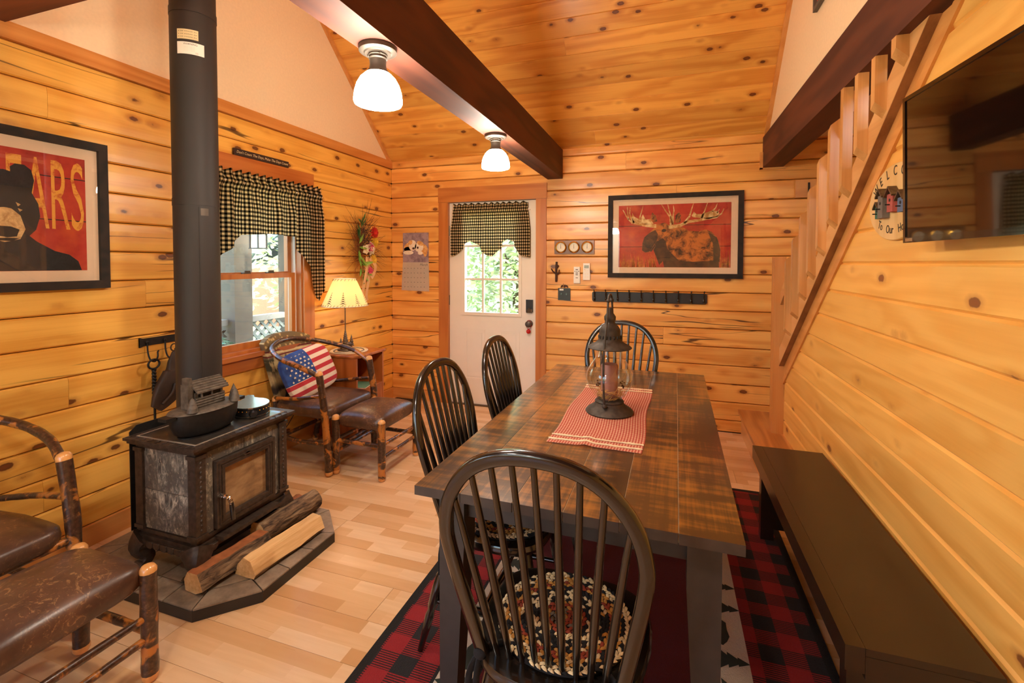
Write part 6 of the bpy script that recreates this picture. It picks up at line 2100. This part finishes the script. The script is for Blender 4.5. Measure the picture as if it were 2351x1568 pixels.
def leafy(name, loc, rx, ry, h, n, mat, label, cat='tree', trunk=True, leaf=.1, seed=1, z0=.4):
    e = empty(name, loc, 0, label, cat, 'greenery outside')
    rr = random.Random(seed)
    if trunk:
        bm = B()
        tube(bm, bez([(0, 0, 0), (rr.uniform(-.1, .1), .05, h * .4), (rr.uniform(-.2, .2), 0, h * .85)], 8), [.12 - .011 * i for i in range(9)][:9], 8)
        for k in range(5):
            an = rr.uniform(0, 6.28)
            tube(bm, [(0, 0, h * rr.uniform(.3, .5)), (math.cos(an) * rx * .6, math.sin(an) * ry * .6, h * rr.uniform(.6, .8))], [.05, .015], 6)
        finish(bm, 'trunk', M['bark'], e, smooth=60)
    verts, faces = [], []
    clumps = [(rr.gauss(0, .42) * rx, rr.gauss(0, .42) * ry, z0 + (h - z0) * rr.random()) for _ in range(60)]
    for i in range(n):
        cx, cy, cz_ = clumps[i % 60]
        p = Vector((cx + rr.gauss(0, .16) * rx, cy + rr.gauss(0, .16) * ry, max(.05, cz_ + rr.gauss(0, .08) * h)))
        d = Vector((rr.uniform(-1, 1), rr.uniform(-1, 1), rr.uniform(-.6, .6))).normalized()
        q = d.cross(Vector((rr.uniform(-1, 1), rr.uniform(-1, 1), 1))).normalized()
        s_ = leaf * rr.uniform(.6, 1.3)
        b = len(verts)
        verts += [p - d * s_, p + q * s_ * .45, p + d * s_, p - q * s_ * .45]
        faces.append((b, b + 1, b + 2, b + 3))
    me = bpy.data.meshes.new('crown')
    me.from_pydata([tuple(v) for v in verts], [], faces)
    o = mesh_obj(me, 'crown', mat, e)
    o['kind'] = 'stuff'
    return e
leafy('bush', (-2.9, 9.2, -.7), 1.7, .8, 4.2, 5200, M['fol2'], 'pale spring bush filling the left half of the door glass', 'bush', True, .10, 1)
leafy('bush', (-5.2, 10.2, -.7), 1.8, .8, 4.6, 5200, M['fol1'], 'fuller green bush behind the left door panes', 'bush', True, .10, 2)
leafy('bush', (-1.2, 10.0, -.7), 1.6, .9, 4.4, 5200, M['fol1'], 'green bush showing in the right door panes', 'bush', True, .10, 3)
leafy('tree', (-9.5, 6.4, -.7), 1.5, 1.8, 5.0, 4200, M['fol2'], 'pale tree in the upper window behind the lantern', 'tree', True, .13, 4)
leafy('tree', (-15.5, 9.5, -.7), 2.0, 2.4, 6.0, 4200, M['fol1'], 'green tree far beyond the lattice railing', 'tree', True, .16, 5)
leafy('tree', (-9.2, 10.6, -.7), 1.5, 1.5, 5.2, 4200, M['fol2'], 'light green tree at the right edge of the window view', 'tree', True, .13, 6)
leafy('bush', (-7.6, 5.2, -.7), 1.0, 1.8, 1.5, 3000, M['fol2'], 'low pale bush just past the porch railing', 'bush', False, .09, 7, .1)
leafy('tree', (-10.5, 3.6, -.7), 1.6, 1.6, 5.0, 3500, M['fol1'], 'leafy tree at the left side of the window view', 'tree', True, .14, 8)
